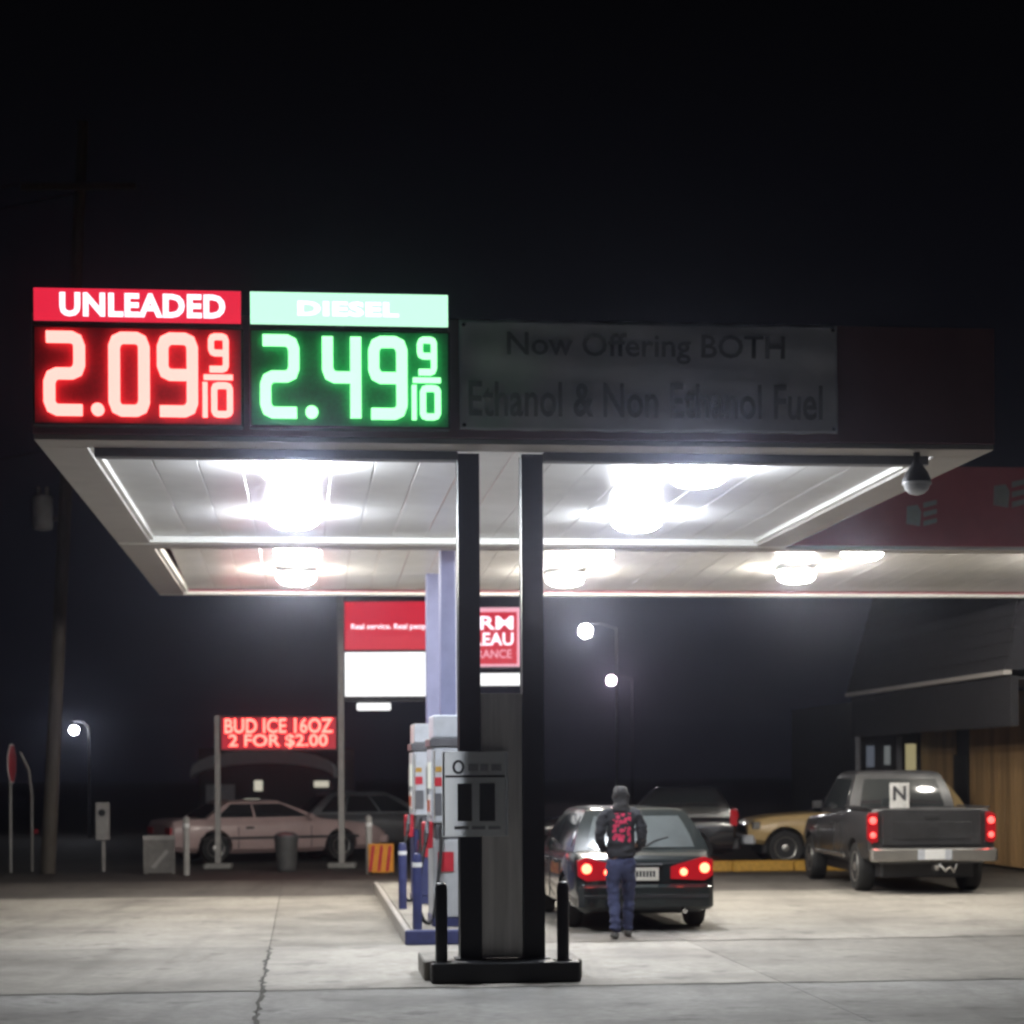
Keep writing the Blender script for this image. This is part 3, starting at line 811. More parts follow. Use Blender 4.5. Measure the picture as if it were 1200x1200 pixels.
# white placard with a black N in the rear window
o2 = tag(empty("white_placard", (px_ - 0.13*math.cos(R(3)) - 1.60*math.sin(R(3)), py_ - 0.13*math.sin(R(3)) + 1.60*math.cos(R(3)), 0.80), R(3)),
    "white placard with a black letter N standing in the pickup bed", "placard")
MB().box(-0.155, 0.155, 0, 0.02, 0.003, 0.88, 0.004).build("board", mat("worn_placard", (0.50, 0.49, 0.47), 0.6, vary=0.25, scale=9), o2)
lettering("lettering", "N", -0.105, 0.105, 0.60, 0.83, -0.004, M_INK, o2, bold=0.03)

# --- gold truck nosing in from the right
gx, gy = 4.62+4.75, 41.4
st = [(0.0,.45,.95,.86),(0.1,.40,1.02,.92),(1.5,.38,1.05,.95),(3.0,.38,1.06,.95),(3.5,.38,1.05,.945),(4.2,.40,1.00,.93),(4.6,.44,.93,.88),(4.75,.5,.80,.80)]
gt, cabin, body = vehicle("gold_truck", "gold truck nosing in behind the grey pickup, front wheel showing", "truck", (gx, gy, 0), R(92), st,
    (1.0, 1.62, 0.35, 0.75, 2.55, 3.30, 0.86, 0.66), (0.95, 4.02), P_GOLD, wr=0.36, ww=0.24, pillars=(0.36, 0.66))
for s in (-1, 1):
    MB().box(min(s*0.60, s*0.90), max(s*0.60, s*0.90), 4.50, 4.68, 0.72, 0.88, 0.03).build("headlamp", M_CHROME, gt, 40)
bp = MB().box(-0.86, 0.86, 4.60, 4.86, 0.42, 0.62, 0.05).build("front_bumper", M_PUMPG, gt, 40)
MB().box(-0.55, 0.55, 4.70, 4.765, 0.66, 0.82, 0.01).build("grille", M_DARK, gt)
mirrors(gt, 0.90, 3.05, 1.10, P_GOLD)

# --- dark car beyond the sedan
st = [(0.0,.40,.92,.82),(0.06,.32,1.0,.87),(0.3,.28,1.02,.89),(1.5,.26,1.02,.90),(3.0,.26,1.0,.90),(3.5,.28,.98,.89),(4.1,.30,.90,.86),(4.4,.38,.75,.76)]
dk, cabin, body = vehicle("parked_van", "black van with one red tail light parked beyond the sedan", "van", (4.45, 40.7, 0), R(84), st,
    (0.98, 1.54, 0.10, 0.40, 1.55, 2.10, 0.82, 0.62), (0.85, 3.5), P_BLACKC, wr=0.33, pillars=(0.5,))
taillight(dk, [(0.70,0.82),(0.86,0.82),(0.86,1.12),(0.74,1.12)], -0.02, M_TAILR, [(0.80,1.0,0.05)], M_TAIL, depth=0.14)
MB().box(-0.82, 0.82, -0.08, 0.12, 0.34, 0.58, 0.05).build("rear_bumper", M_DARK, dk, 40)

# --- beige coupe by the message board and a silver car behind it
st = [(0.0,.36,.82,.74),(0.06,.28,.90,.82),(0.3,.24,.94,.86),(1.2,.20,.95,.88),(3.0,.20,.93,.88),(3.6,.22,.90,.87),(4.5,.24,.80,.84),(4.8,.30,.70,.76),(4.9,.36,.60,.68)]
bx_, by_ = -7.45, 43.2
cp, cabin, body = vehicle("parked_coupe", "old beige two door car parked side on under the red message board", "car", (bx_, by_, 0), R(-62), st,
    (0.91, 1.29, 0.75, 1.35, 2.45, 3.35, 0.80, 0.58), (0.95, 3.8), P_BEIGE, pillars=(0.42,), wr=0.32)
MB().box(-0.80, 0.80, -0.08, 0.12, 0.34, 0.56, 0.05).build("rear_bumper", P_BEIGE, cp, 40)
MB().box(-0.78, 0.78, 4.76, 4.98, 0.34, 0.54, 0.05).build("front_bumper", P_BEIGE, cp, 40)
taillight(cp, [(0.42,0.62),(0.76,0.62),(0.76,0.76),(0.42,0.76)], -0.015, M_RED, [], M_RED, depth=0.05)
for s in (-1, 1):
    MB().box(min(s*0.889, s*0.90), max(s*0.889, s*0.90), 0.6, 4.2, 0.50, 0.55, 0.003).build("side_strip", M_DARK, cp)
mirrors(cp, 0.86, 3.05, 0.95, P_BEIGE)
door_seams(cp, 0.878, (1.45, 3.10), 0.30, 0.76, (1.70,), 0.74, M_DARK)
st2 = [(y, zb, zt, w) for (y, zb, zt, w) in st]
sc_, cabin, body = vehicle("parked_car", "silver car with pale roof edge parked behind the beige coupe", "car", (-5.6, 48.2, 0), R(-70), st2,
    (0.91, 1.42, 0.65, 1.25, 2.55, 3.45, 0.80, 0.60), (0.95, 3.8), P_SILVER, pillars=(0.3, 0.62), wr=0.32)
MB().box(-0.80, 0.80, -0.08, 0.12, 0.34, 0.56, 0.05).build("rear_bumper", P_SILVER, sc_, 40)

# ------------------------------------------------------------------ person behind the sedan
def skin_mesh(name, chains, sub=2, root=0):
    vs, es, rs, idx = [], [], [], {}
    for ch in chains:
        prev = None
        for (p, r) in ch:
            key = tuple(round(c, 4) for c in p)
            if key not in idx:
                idx[key] = len(vs); vs.append(p); rs.append(r)
            if prev is not None: es.append((prev, idx[key]))
            prev = idx[key]
    me = bpy.data.meshes.new(name); me.from_pydata(vs, es, [])
    o = bpy.data.objects.new(name, me); col.objects.link(o)
    md = o.modifiers.new("s", 'SKIN'); md.use_smooth_shade = True
    lay = me.skin_vertices[0] if me.skin_vertices else None
    for i, r in enumerate(rs):
        d = lay.data[i]
        d.radius = r if isinstance(r, tuple) else (r, r)
        d.use_root = (i == root)
    s = o.modifiers.new("d", 'SUBSURF'); s.levels = sub; s.render_levels = sub
    bpy.context.view_layer.update()
    out = bpy.data.meshes.new_from_object(o.evaluated_get(bpy.context.evaluated_depsgraph_get()))
    out.name = name
    bpy.data.objects.remove(o)
    for p in out.polygons: p.use_smooth = True
    return out
def folds(me, amp, sc=(9, 9, 16)):
    from mathutils import noise
    for v in me.vertices:
        q = Vector((v.co.x*sc[0], v.co.y*sc[1], v.co.z*sc[2]))
        v.co += v.normal*amp*(noise.noise(q) + 0.6*noise.noise(q*2.3 + Vector((5, 1, 3))))
    return me
M_SKIN = mat("skin", (0.36, 0.21, 0.15), 0.6, vary=0.08)
M_JEAN = mat("blue_denim", (0.040, 0.047, 0.105), 0.85, vary=0.3, scale=25, bump=0.15)
M_SHOE = mat("grey_shoe", (0.12, 0.115, 0.105), 0.7, vary=0.15)
M_HAIR = mat("dark_hair", (0.02, 0.018, 0.018), 0.75, vary=0.2)
def jacket_mat():
    m = bpy.data.materials.new("black_jacket_print"); m.use_nodes = True
    nt = m.node_tree; L = nt.links; b = nt.nodes["Principled BSDF"]
    b.inputs["Roughness"].default_value = 0.8
    t = nt.nodes.new("ShaderNodeTexCoord"); s = nt.nodes.new("ShaderNodeSeparateXYZ")
    L.new(t.outputs["Object"], s.inputs[0])
    def op(o_, a, c=None):
        n = nt.nodes.new("ShaderNodeMath"); n.operation = o_
        for i, v in enumerate((a, c)):
            if v is None: continue
            if isinstance(v, (int, float)): n.inputs[i].default_value = v
            else: L.new(v, n.inputs[i])
        return n.outputs[0]
    ax = op('ABSOLUTE', s.outputs["X"])
    inx = op('LESS_THAN', ax, 0.105)
    az = op('ABSOLUTE', op('SUBTRACT', s.outputs["Z"], 1.25))
    inz = op('LESS_THAN', az, 0.165)
    iny = op('LESS_THAN', s.outputs["Y"], -0.05)
    v = nt.nodes.new("ShaderNodeTexVoronoi"); v.inputs["Scale"].default_value = 21
    L.new(t.outputs["Object"], v.inputs["Vector"])
    vd = op('LESS_THAN', v.outputs["Distance"], 0.52)
    f = op('MULTIPLY', op('MULTIPLY', inx, inz), op('MULTIPLY', iny, vd))
    x = nt.nodes.new("ShaderNodeMix"); x.data_type = 'RGBA'
    L.new(f, x.inputs[0]); x.inputs[6].default_value = (0.016, 0.016, 0.02, 1); x.inputs[7].default_value = (0.55, 0.03, 0.09, 1)
    L.new(x.outputs[2], b.inputs["Base Color"])
    return m
M_JACK = jacket_mat()
person = empty("person", (1.22, 23.05, 0), R(3))
tag(person, "person in black jacket with red back print and jeans behind the sedan", "person")
HIP = (0, 0, 0.92)
def arm_pts(s): return [(s*0.19, -0.01, 1.40), (s*0.24, -0.05, 1.12), (s*0.16, 0.13, 0.985)]
LEG = {-1: [(-0.09, 0.0, 0.88), (-0.085, 0.05, 0.48), (-0.075, -0.10, 0.09)], 1: [(0.09, 0.02, 0.88), (0.10, 0.16, 0.50), (0.10, 0.20, 0.10)]}
body_ch = [[(HIP, (0.13, 0.10)), ((0,0,1.10), (0.125, 0.095)), ((0,-0.01,1.30), (0.15, 0.10)), ((0,-0.01,1.42), (0.10, 0.085)), ((0,0.01,1.50), 0.052), ((0,0.02,1.56), 0.065), ((0,0.03,1.63), (0.078, 0.092)), ((0,0.025,1.69), (0.055, 0.065))]]
for s in (-1, 1):
    A = arm_pts(s); Lg = LEG[s]
    body_ch.append([((0,-0.01,1.42), (0.10, 0.085)), (A[0], 0.055), (A[1], 0.042), (A[2], 0.032), ((s*0.13, 0.19, 0.965), (0.035, 0.022)), ((s*0.105, 0.215, 0.955), (0.036, 0.016))])
    body_ch.append([(HIP, (0.13, 0.10)), (Lg[0], 0.085), (Lg[1], 0.055), (Lg[2], 0.038), ((Lg[2][0]*1.0, Lg[2][1]+0.07, 0.045), (0.036, 0.03)), ((Lg[2][0]*1.05, Lg[2][1]+0.17, 0.03), (0.036, 0.02))])
    for k in range(4):
        L_ = (0.055, 0.065, 0.060, 0.045)[k]
        bx0 = (s*(0.105-0.004*k), 0.222, 0.975-0.016*k)
        body_ch.append([((s*0.105, 0.215, 0.955), (0.036, 0.016)), bx0, ] if False else [(bx0, 0.0085), ((bx0[0]-s*L_*0.55, bx0[1]+0.012, bx0[2]-0.002), 0.008), ((bx0[0]-s*L_, bx0[1]-0.004, bx0[2]-0.006), 0.007)])
bm_ = skin_mesh("body", [c for c in body_ch if len(c) > 3], 2)
bm_.materials.append(M_SKIN); body_o = link("body", bm_, person)
for s in (-1, 1):
    fch = [c for c in body_ch if len(c) == 3 and (c[0][0][0] > 0) == (s > 0)]
    for c in fch:
        fm = skin_mesh("finger", [c], 1); fm.materials.append(M_SKIN); link("finger", fm, body_o)
    th = skin_mesh("thumb", [[((s*0.125, 0.20, 0.985), 0.012), ((s*0.095, 0.225, 1.005), 0.010), ((s*0.07, 0.225, 1.0), 0.008)]], 1); th.materials.append(M_SKIN); link("thumb", th, body_o)
jk = [[((0,0,0.90), (0.175, 0.135)), ((0,0,0.96), (0.18, 0.14)), ((0,0,1.12), (0.165, 0.125)), ((0,-0.01,1.30), (0.185, 0.13)), ((0,-0.01,1.42), (0.14, 0.11)), ((0,0.0,1.49), (0.075, 0.075))]]
for s in (-1, 1):
    A = arm_pts(s)
    jk.append([((0,-0.01,1.42), (0.14, 0.11)), ((s*0.175,-0.01,1.395), 0.082), ((s*0.23,-0.03,1.26), 0.07), (A[1], 0.062), ((s*0.22, 0.04, 1.05), 0.056), (A[2], 0.05)])
jm = folds(skin_mesh("jacket", jk, 3), 0.022); jm.materials.append(M_JACK); link("jacket", jm, person)
jn = [[((0,0,0.97), (0.15, 0.115)), ((0,0,0.88), (0.165, 0.125))]]
for s in (-1, 1):
    Lg = LEG[s]
    jn.append([((0,0,0.88), (0.165, 0.125)), ((Lg[0][0], Lg[0][1], 0.80), 0.10), (Lg[1], 0.073), ((Lg[2][0], Lg[2][1], 0.22), 0.064), ((Lg[2][0], Lg[2][1]+0.005, 0.07), 0.066)])
jnm = folds(skin_mesh("jeans", jn, 3), 0.020, (8, 8, 18)); jnm.materials.append(M_JEAN); link("jeans", jnm, person)
for s in (-1, 1):
    a = LEG[s][2]
    sm = skin_mesh("shoe", [[((a[0], a[1]-0.05, 0.052), (0.046, 0.05)), ((a[0], a[1]+0.04, 0.052), (0.05, 0.052)), ((a[0]*1.05, a[1]+0.14, 0.038), (0.05, 0.036)), ((a[0]*1.08, a[1]+0.20, 0.03), (0.036, 0.026))]], 2)
    sm.materials.append(M_SHOE); link("shoe", sm, person)
hm = skin_mesh("hood", [[((0,-0.035,1.41), (0.135, 0.085)), ((0,-0.045,1.46), (0.125, 0.09)), ((0,-0.02,1.53), (0.088, 0.08)), ((0,-0.01,1.60), (0.105, 0.10)), ((0,-0.005,1.67), (0.098, 0.105)), ((0,0.0,1.73), (0.055, 0.065))]], 3)
folds(hm, 0.014)
hm.materials.append(M_HAIR); link("hood", hm, person)
MB().add([(-0.015,0.125,1.61),(0.015,0.125,1.61),(0,0.118,1.65),(0,0.155,1.612)], [(0,1,3),(1,2,3),(2,0,3),(0,2,1)]).build("nose", M_SKIN, body_o)
for s in (-1, 1):
    MB().lathe([(0.004,-0.012),(0.011,-0.004),(0.011,0.004),(0.004,0.012)], (s*0.032, 0.118, 1.645), 'Y', 10).build("eye", M_WHITE, body_o, 60)
MB().box(-0.024, 0.024, 0.115, 0.128, 1.575, 1.583, 0.003).build("mouth", M_RED, body_o)

# ------------------------------------------------------------------ roadside sign and red message board
D = 41.0
def at(px, d): return (px-600)/2400*d
def zz(py, d): return H_CAM + (905-py)/2400*d
xL, xR = at(255, D), at(400, D)
o = empty("insurance_sign", (xR, D, 0)); tag(o, "tall lit red and white insurance sign on grey posts", "sign")
for x, ztop in ((0.0, 5.45), (1.95, 5.3), (3.70, 5.3)):
    p = MB().box(x-0.06, x+0.06, -0.06, 0.06, 0, ztop, 0.01).build("post", M_GALV, o)
    MB().box(x-0.28, x+0.28, -0.2, 0.2, -0.02, 0.09, 0.03).build("footing", M_CONCD, p)
MB().box(0.07, 1.90, -0.10, 0.10, 4.32, 5.42, 0.02).build("upper_cabinet", M_DARK, o)
M_SRED = glow("insurance_red", (0.62, 0.008, 0.03), 1.0)
M_SWHT = glow("backlit_white", (1.3, 1.3, 1.3), 1.0)
M_SPNK = glow("backlit_pink", (0.95, 0.45, 0.55), 1.0)
f = MB().box(0.09, 1.88, -0.112, -0.102, 4.34, 5.30).build("red_panel", M_SRED, o)
lettering("lettering", "Real service. Real people.", 0.22, 1.86, 4.72, 4.86, -0.116, M_SIGNW, f, bold=0.02)
MB().box(0.07, 1.90, -0.10, 0.10, 3.38, 4.31, 0.02).build("lower_cabinet", M_DARK, o)
MB().box(0.09, 1.88, -0.112, -0.102, 3.41, 4.29).build("white_panel", M_SWHT, o)
lg = MB().box(2.02, 3.64, -0.10, 0.10, 3.95, 5.20, 0.02).build("logo_cabinet", M_DARK, o)
MB().box(2.03, 3.62, -0.112, -0.102, 3.99, 5.17).build("pink_border", M_SPNK, lg)
MB().box(2.10, 3.53, -0.118, -0.1135, 4.04, 5.08).build("red_field", M_SRED, lg)
lettering("lettering", "FARM", 2.20, 3.46, 4.73, 5.0, -0.121, M_SIGNW, lg, bold=0.02)
lettering("lettering", "BUREAU", 2.20, 3.46, 4.41, 4.67, -0.121, M_SIGNW, lg, bold=0.02)
lettering("lettering", "INSURANCE", 2.25, 3.42, 4.16, 4.33, -0.121, M_SPNK, lg, bold=0.01)
MB().box(2.05, 3.62, -0.11, 0.08, 3.62, 3.86, 0.03).build("strip_lamp", M_SWHT, o)
MB().box(0.32, 1.0, -0.10, -0.02, 3.13, 3.28, 0.03).build("tube_lamp", M_SWHT, o)
MB().box(0.07, 1.90, 0.0, 0.05, 3.30, 3.37, 0.01).build("rail", M_DARK, o)

o = empty("message_board", (xL, D, 0)); tag(o, "red LED message board between two grey posts", "message board")
wB = xR - xL
MB().box(-0.055, 0.055, -0.06, 0.06, 0, 3.05, 0.01).build("post", M_GALV, o)
MB().box(-0.28, 0.28, -0.2, 0.2, -0.02, 0.09, 0.03).build("footing", M_CONCD, o)
MB().box(0.06, wB-0.065, -0.09, 0.09, 2.33, 3.04, 0.015).build("cabinet", M_DARK, o)
MB().box(0.10, wB-0.10, -0.10, -0.092, 2.37, 3.0).build("display_face", M_FACER2 if False else glow("led_face_red", (0.42, 0.006, 0.02), 1.0), o)
M_LEDR2 = glow("led_red_text", (7.0, 0.60, 0.46), 1.0)
lettering("lettering", "BUD ICE 16OZ", 0.16, wB-0.16, 2.685, 2.985, -0.105, M_LEDR2, o, bold=0.018)
lettering("lettering", "2 FOR $2.00", 0.24, wB-0.26, 2.385, 2.665, -0.105, M_LEDR2, o, bold=0.018)

# ------------------------------------------------------------------ small things along the far edge
def bollard(px, d, label):
    o = empty("white_bollard", (at(px, d), d, -0.03)); tag(o, label, "bollard", "white bollards by the message board")
    MB().lathe([(0.062, 0.0), (0.062, 1.06), (0.05, 1.10), (0.015, 1.115)], (0,0,0), 'Z', 14).build("post", M_GALV, o, 40)
    MB().lathe([(0.066, 0.90), (0.066, 0.98)], (0,0,0), 'Z', 14).build("band", M_WHITE, o, 40)
bollard(218, 38.6, "pale bollard in front of the beige coupe's rear wheel")
bollard(432, 38.6, "pale bollard beside the orange barrier")
o = empty("striped_barrier", (at(446, 38.4), 38.4, -0.03), R(-6)); tag(o, "orange striped barrier board beside the fuel pumps", "barrier")
MB().box(-0.24, 0.24, -0.02, 0.02, 0.04, 0.58, 0.01).build("board", M_ORG, o)
for k in range(3):
    x = -0.20 + k*0.16
    MB().prism([(x-0.03,0.07),(x+0.03,0.07),(x+0.09,0.55),(x+0.03,0.55)], -0.026, -0.021).build("stripe", M_RED, o)
for x in (-0.2, 0.2):
    MB().box(x-0.03, x+0.03, -0.09, 0.09, 0, 0.06, 0.01).build("foot", M_DARK, o)
o = empty("waste_bin", (at(335, 40.0), 40.0, -0.03)); tag(o, "grey ribbed waste bin in front of the beige coupe's door", "bin")
b = MB(); prof = [(0.17, 0.0)]
for k in range(6): prof += [(0.19+0.006*k, 0.03+0.1*k), (0.205+0.006*k, 0.08+0.1*k)]
prof += [(0.23, 0.66)]
b.lathe(prof, (0,0,0), 'Z', 18); b.build("body", mat("bin_plastic", (0.07, 0.07, 0.07), 0.6, vary=0.2), o, 30)
MB().lathe([(0.24, 0.662), (0.24, 0.70), (0.15, 0.76), (0.03, 0.775)], (0,0,0), 'Z', 18).build("lid", M_PUMPD, o, 40)
o = empty("board_sign", (at(186, 39.0), 39.0, -0.03), R(4)); tag(o, "square pale board with a diagonal stripe standing beside the coupe's tail", "sign")
MB().box(-0.30, 0.30, -0.02, 0.02, 0.02, 0.74, 0.008).build("panel", mat("weathered_board", (0.17, 0.16, 0.15), 0.7, vary=0.3), o)
MB().prism([(-0.16,0.14),(-0.08,0.12),(0.18,0.42),(0.14,0.48)], -0.026, -0.021).build("stripe", M_GALV, o)
MB().box(-0.30, 0.30, -0.027, -0.0205, 0.66, 0.74).build("edge", M_GALV, o)
for x in (-0.26, 0.26): MB().box(x-0.02, x+0.02, 0.021, 0.20, 0, 0.05).build("foot", M_GALV, o)

# yellow kerb
o = empty("yellow_kerb", C(9.2, 20.2, -0.03), TH); tag(o, "worn yellow painted kerb in front of the gold truck", "kerb")
for k in range(4):
    MB().box(k*1.2+0.004, (k+1)*1.2-0.004, 0, 0.40, 0, 0.20, 0.03).build("kerb_stone", M_YEL, o)

# utility pole with transformer
UP = (at(55, 39.5), 39.5)
o = empty("utility_pole", (UP[0], UP[1], -0.03)); tag(o, "tall leaning wooden utility pole with a transformer can", "utility pole")
lean = 0.053
b = MB(); b.tube([(lean*z, 0, z) for z in (0, 3, 6, 9, 12, 14.5)], [0.15, 0.14, 0.13, 0.12, 0.11, 0.10], 12); b.build("pole", M_POLE, o, 50)
t = MB().lathe([(0.05, 6.62), (0.17, 6.64), (0.19, 6.70), (0.19, 7.22), (0.17, 7.28), (0.05, 7.31)], (lean*7-0.42, -0.02, 0), 'Z', 18).build("transformer", M_PUMPG, o, 40)
for dx in (-0.08, 0.08):
    MB().lathe([(0.02, 7.30), (0.035, 7.34), (0.02, 7.38), (0.035, 7.42), (0.015, 7.46)], (lean*7-0.42+dx, -0.02, 0), 'Z', 10).build("bushing", M_TRIM, t, 40)
MB().box(lean*7-0.26, lean*7, -0.03, 0.03, 6.8, 6.88).build("bracket", M_PUMPD, o)
MB().box(lean*13.2-1.1, lean*13.2+1.1, -0.20, -0.11, 13.15, 13.27, 0.01).build("cross_arm", M_POLE, o)
for i, (x0, z0) in enumerate(((lean*13.2-1.0, 13.3), (lean*13.2+1.0, 13.3), (lean*8.2, 8.2))):
    w = MB(); w.tube([(x0 - 40*k/12, -0.15 + 10*k/12, z0 - 1.6*math.sin(math.pi*k/12)) for k in range(13)], 0.012, 5)
    w.build("wire", M_DARK, o)

o = empty("meter_box", (at(120, 40.2), 40.2, -0.03)); tag(o, "pale electric meter box on a short post by the utility pole", "meter box")
MB().box(-0.13, 0.13, -0.07, 0.07, 0.62, 1.36, 0.015).build("box", M_GALV, o)
MB().box(-0.03, 0.03, 0.071, 0.13, 0, 1.30, 0.006).build("post", M_GALV, o)
MB().lathe([(0.07, -0.085), (0.07, -0.071)], (0, 0, 1.16), 'Y', 16).build("dial", M_DARK, o)
MB().tube([(0.0,0,0.0),(0.0,0,0.62)], 0.022, 8).build("conduit", M_GALV, o)

o = empty("octagonal_sign", (at(14, 40.0), 40.0, -0.03), R(92)); tag(o, "red octagonal road sign seen almost edge on", "road sign")
oc = lambda r: [(r*math.cos(R(22.5+45*k)), 2.13+r*math.sin(R(22.5+45*k))) for k in range(8)]
MB().prism(oc(0.41), -0.006, 0.006).build("border", M_WHITE, o)
f = MB().prism(oc(0.38), -0.010, -0.0065).build("red_face", M_RED, o)
MB().box(-0.03, 0.03, 0.0065, 0.05, 0, 2.5, 0.006).build("post", M_GALV, o)
o = empty("thin_post", (at(37, 40.5), 40.5, -0.03)); tag(o, "thin curved metal post between road sign and utility pole", "post")
b = MB(); b.tube([(0,0,0),(0,0,1.5),(-0.05,0,2.0),(-0.22,0,2.35)], 0.03, 8); b.build("post", M_GALV, o, 50)
MB().box(0.05, 0.12, -0.03, 0.03, 0.75, 0.83).build("reflector", M_RED, o)

# street lights
def street_light(px, py, d, r, m, label, h=None, side=-1, arm=1.2):
    x, z = at(px, d), zz(py, d)
    o = empty("street_light", (x + side*-arm, d, -0.03)); tag(o, label, "street lamp", "street lamps in the distance")
    MB().tube([(0,0,0),(0,0,z*0.6),(0,0,z+0.15)], [0.055,0.05,0.04], 10).build("pole", M_DARK, o, 50)
    MB().tube([(0,0,z+0.10),(side*arm*0.5,0,z+0.32),(side*arm,0,z+0.28)], 0.03, 8).build("arm", M_DARK, o, 50)
    MB().lathe([(r*0.10, r*1.25), (r*0.22, r*1.15), (r*0.42, r*0.98), (r*0.42, r*0.93)], (side*arm, 0, z+0.03), 'Z', 14).build("shade", M_PUMPG, o, 50)
    MB().lathe([(r*0.40, r*0.917), (r*0.71, r*0.71), (r*0.92, r*0.38), (r, 0.0), (r*0.92, -r*0.38), (r*0.71, -r*0.71), (r*0.38, -r*0.92), (r*0.05, -r)], (side*arm, 0, z+0.03), 'Z', 14).build("globe", m, o, 60)
street_light(687, 740, 80, 0.26, glow("street_white", (1.0, 1.0, 1.0), 110), "bright white street lamp in the distance above the sedan")
street_light(717, 798, 120, 0.26, glow("street_pink", (1.0, 0.78, 0.88), 90), "pinkish street lamp farthest away above the person")
street_light(87, 853, 62, 0.13, glow("yard_white", (0.90, 0.92, 1.0), 110), "small yard lamp glowing beside the utility pole", side=-1, arm=0.45)

# ------------------------------------------------------------------ far building behind the message board
o = empty("roadside_shop", (at(312, 78), 78.0, -0.03)); tag(o, "low shop with pale rounded awning seen below the message board", "shop")
MB().box(-2.6, 2.9, 0, 6, 0, 2.9, 0.03).build("wall", M_DARK, o)
arc = [(2.7*math.cos(R(a)), 2.05+0.75*math.sin(R(a))) for a in range(0, 181, 15)]
arc2 = [(2.7*math.cos(R(a)), 1.75+0.55*math.sin(R(a))) for a in range(180, -1, -15)]
MB().prism(arc + arc2, -1.2, -0.004).build("awning", M_WHITE, o)
for (x, z, w, h) in ((-0.3, 1.45, 0.16, 0.2), (2.1, 1.5, 0.28, 0.12), (-0.55, 0.75, 0.3, 0.2)):
    MB().box(x-w, x+w, -0.03, -0.004, z-h, z+h).build("lit_window", glow("shop_window", (0.55, 0.52, 0.42), 1.0), o)
MB().box(-2.3, -1.2, -0.03, -0.004, 0.4, 1.5).build("window", M_LSTEEL, o)

# ------------------------------------------------------------------ store on the right
o = empty("store", (OX, OY, 0), TH); tag(o, "dark mansard roofed store with brown plank wall behind the pickup", "store")
UE, UW, V0, V1 = 14.3, 15.8, 16.2, 26.0
wall = MB().box(UW+0.03, UW+8, V0, V1+6, 0, 3.4).build("wall", M_DARK, o)
pm = MB(); pm.box(0, 0.027, 0.006, 0.294, 0, 3.35, 0.006); pmes = []
for i_, k_ in enumerate((0.78, 1.0, 1.15, 0.9)):
    pme = pm.mesh("plank"); pmes.append(pme)
    pme.materials.append(mat("brown_siding_%d" % i_, (0.36*k_, 0.22*k_, 0.10*k_), 0.65, vary=0.35, scale=3+0.4*i_, stretch=(6, 6, 0.5), bump=0.3))
k = 0
v = V0
while v < V1-0.3:
    if not (22.3 < v < 23.3):
        q = link("plank", random.choice(pmes), wall); q.location = (UW + random.uniform(-0.004, 0.002), v, 0.02)
    v += 0.30
dr = MB().box(UW-0.01, UW+0.028, 22.62, 23.52, 0.02, 2.2, 0.01).build("door", M_DARK, o)
MB().lathe([(0.02, 0), (0.03, -0.05)], (UW-0.012, 22.72, 1.05), 'X', 10).build("handle", M_CHROME, dr)
# end wing facing the forecourt
MB().box(UE+0.1, UW+0.02, V1, V1+6, 0, 3.4).build("end_wall", M_DARK, o)
M_LITW = glow("lit_window", (0.30, 0.26, 0.14), 1.0)
M_POST = mat("pale_poster", (0.5, 0.47, 0.36), 0.6, vary=0.2)
for (a, c, z0, z1, m, nm) in ((14.62, 14.80, 1.95, 2.42, glow("cool_window", (0.07, 0.08, 0.10), 1.0), "window"), (15.02, 15.16, 2.0, 2.42, glow("cool_window2", (0.12, 0.13, 0.13), 1.0), "window"), (15.50, 15.74, 1.45, 2.46, M_LITW, "lit_window")):
    w = MB().box(a, c, V1-0.03, V1-0.004, z0, z1, 0.004).build(nm, m, o)
    for x0, x1, y0, y1 in ((a-0.04, a-0.003, z0-0.04, z1+0.04), (c+0.003, c+0.04, z0-0.04, z1+0.04), (a-0.003, c+0.003, z1+0.003, z1+0.04), (a-0.003, c+0.003, z0-0.04, z0-0.003)):
        MB().box(x0, x1, V1-0.045, V1-0.004, y0, y1).build("frame", M_DARK, w)
for u in (14.35, 15.28):
    MB().box(u-0.05, u+0.05, V1-0.35, V1-0.25, 0, 2.62, 0.01).build("porch_post", M_BEAM, o)
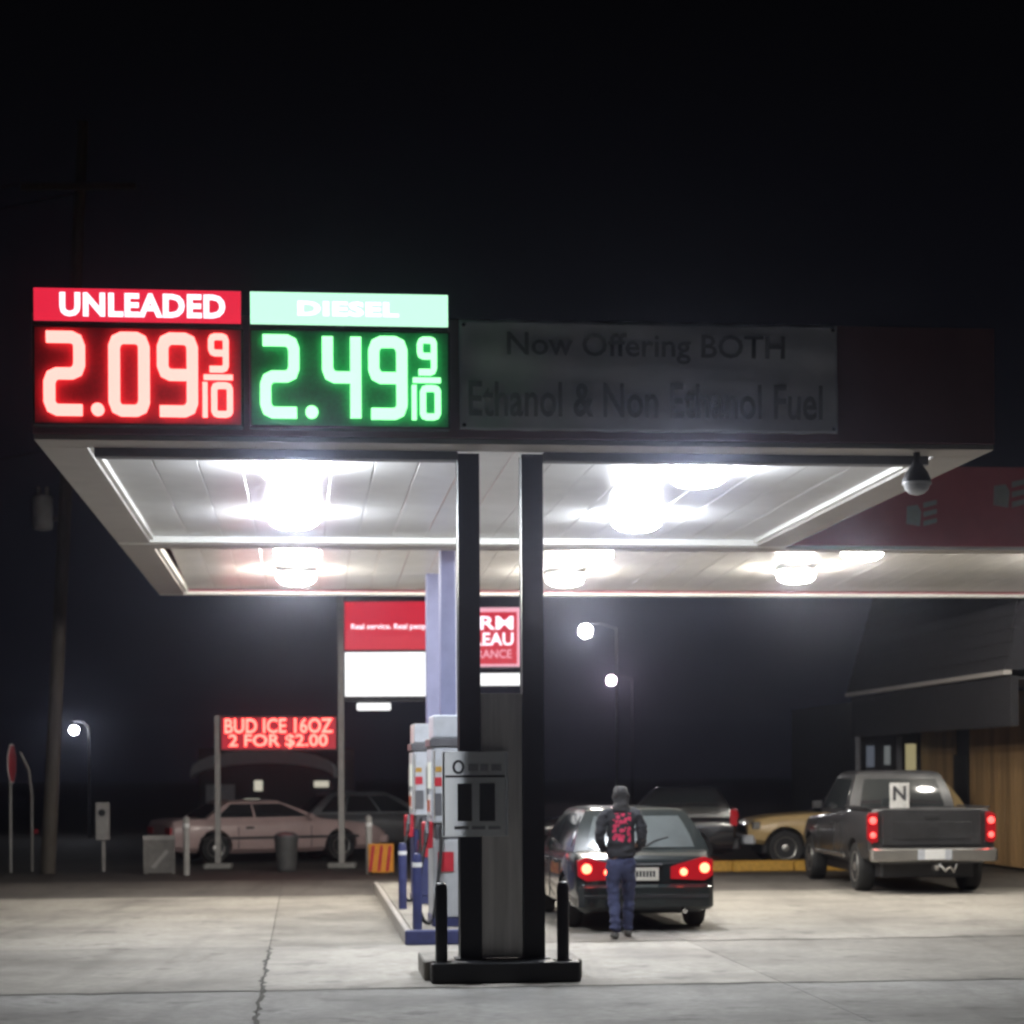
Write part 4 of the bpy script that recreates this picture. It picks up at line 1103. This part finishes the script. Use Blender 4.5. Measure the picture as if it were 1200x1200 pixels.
# porch beam, gutter and mansard roof
MB().box(UE, UE+0.14, V0-0.4, V1, 2.62, 3.48, 0.01).build("porch_beam", M_ROOF, o)
MB().box(UE+0.143, UW+0.02, V0-0.4, V1-0.003, 3.42, 3.46).build("porch_ceiling", M_DARK, o)
MB().box(UE-0.12, UE+0.02, V0-0.4, V1+0.1, 3.50, 3.58, 0.01).build("gutter", M_TRIM, o)
rf = MB().loft([[(UE-0.05, V0-0.4, 3.585), (UE-0.05, V1+0.1, 3.585), (UW+8, V1+6, 3.585), (UW+8, V0-0.4, 3.585)],
                [(UE+0.45, V0+0.1, 5.75), (UE+0.45, V1-0.4, 5.75), (UW+8, V1+5.5, 5.75), (UW+8, V0+0.1, 5.75)]]).build("roof", M_ROOF, o)
# shingle courses on the visible slope
for k in range(9):
    t0, t1 = k/9, (k+1)/9
    xa, xb = UE-0.05+0.5*t0, UE-0.05+0.5*t1
    za, zb = 3.585+2.165*t0, 3.585+2.165*t1
    ya, yb = V0-0.4+0.5*t0, V1+0.1-0.5*t0
    MB().loft([[(xa-0.045, ya, za), (xa-0.045, yb, za), (xa-0.004, yb, za), (xa-0.004, ya, za)],
               [(xb-0.012, ya, zb), (xb-0.012, yb, zb), (xb-0.004, yb, zb), (xb-0.004, ya, zb)]]).build("shingle_course", M_ROOF, rf)

# ------------------------------------------------------------------ thin scattering air, added for glow round the lamps
hz = MB().box(-305, 305, -30, 525, -1.03, 15.6).mesh("glow_haze")
hm_ = bpy.data.materials.new("lamp_glow_air"); hm_.use_nodes = True
nt = hm_.node_tree
for n in list(nt.nodes):
    if n.type != 'OUTPUT_MATERIAL': nt.nodes.remove(n)
pv = nt.nodes.new("ShaderNodeVolumePrincipled")
pv.inputs["Color"].default_value = (0.72, 0.76, 1.0, 1)
pv.inputs["Density"].default_value = 0.0011
pv.inputs["Anisotropy"].default_value = 0.965
nt.links.new(pv.outputs[0], nt.nodes["Material Output"].inputs["Volume"])
hz.materials.append(hm_)
glow_haze = link("glow_haze", hz); tag(glow_haze, "thin scattering air added for glow round the lamps", "glow_haze", kind="stuff")
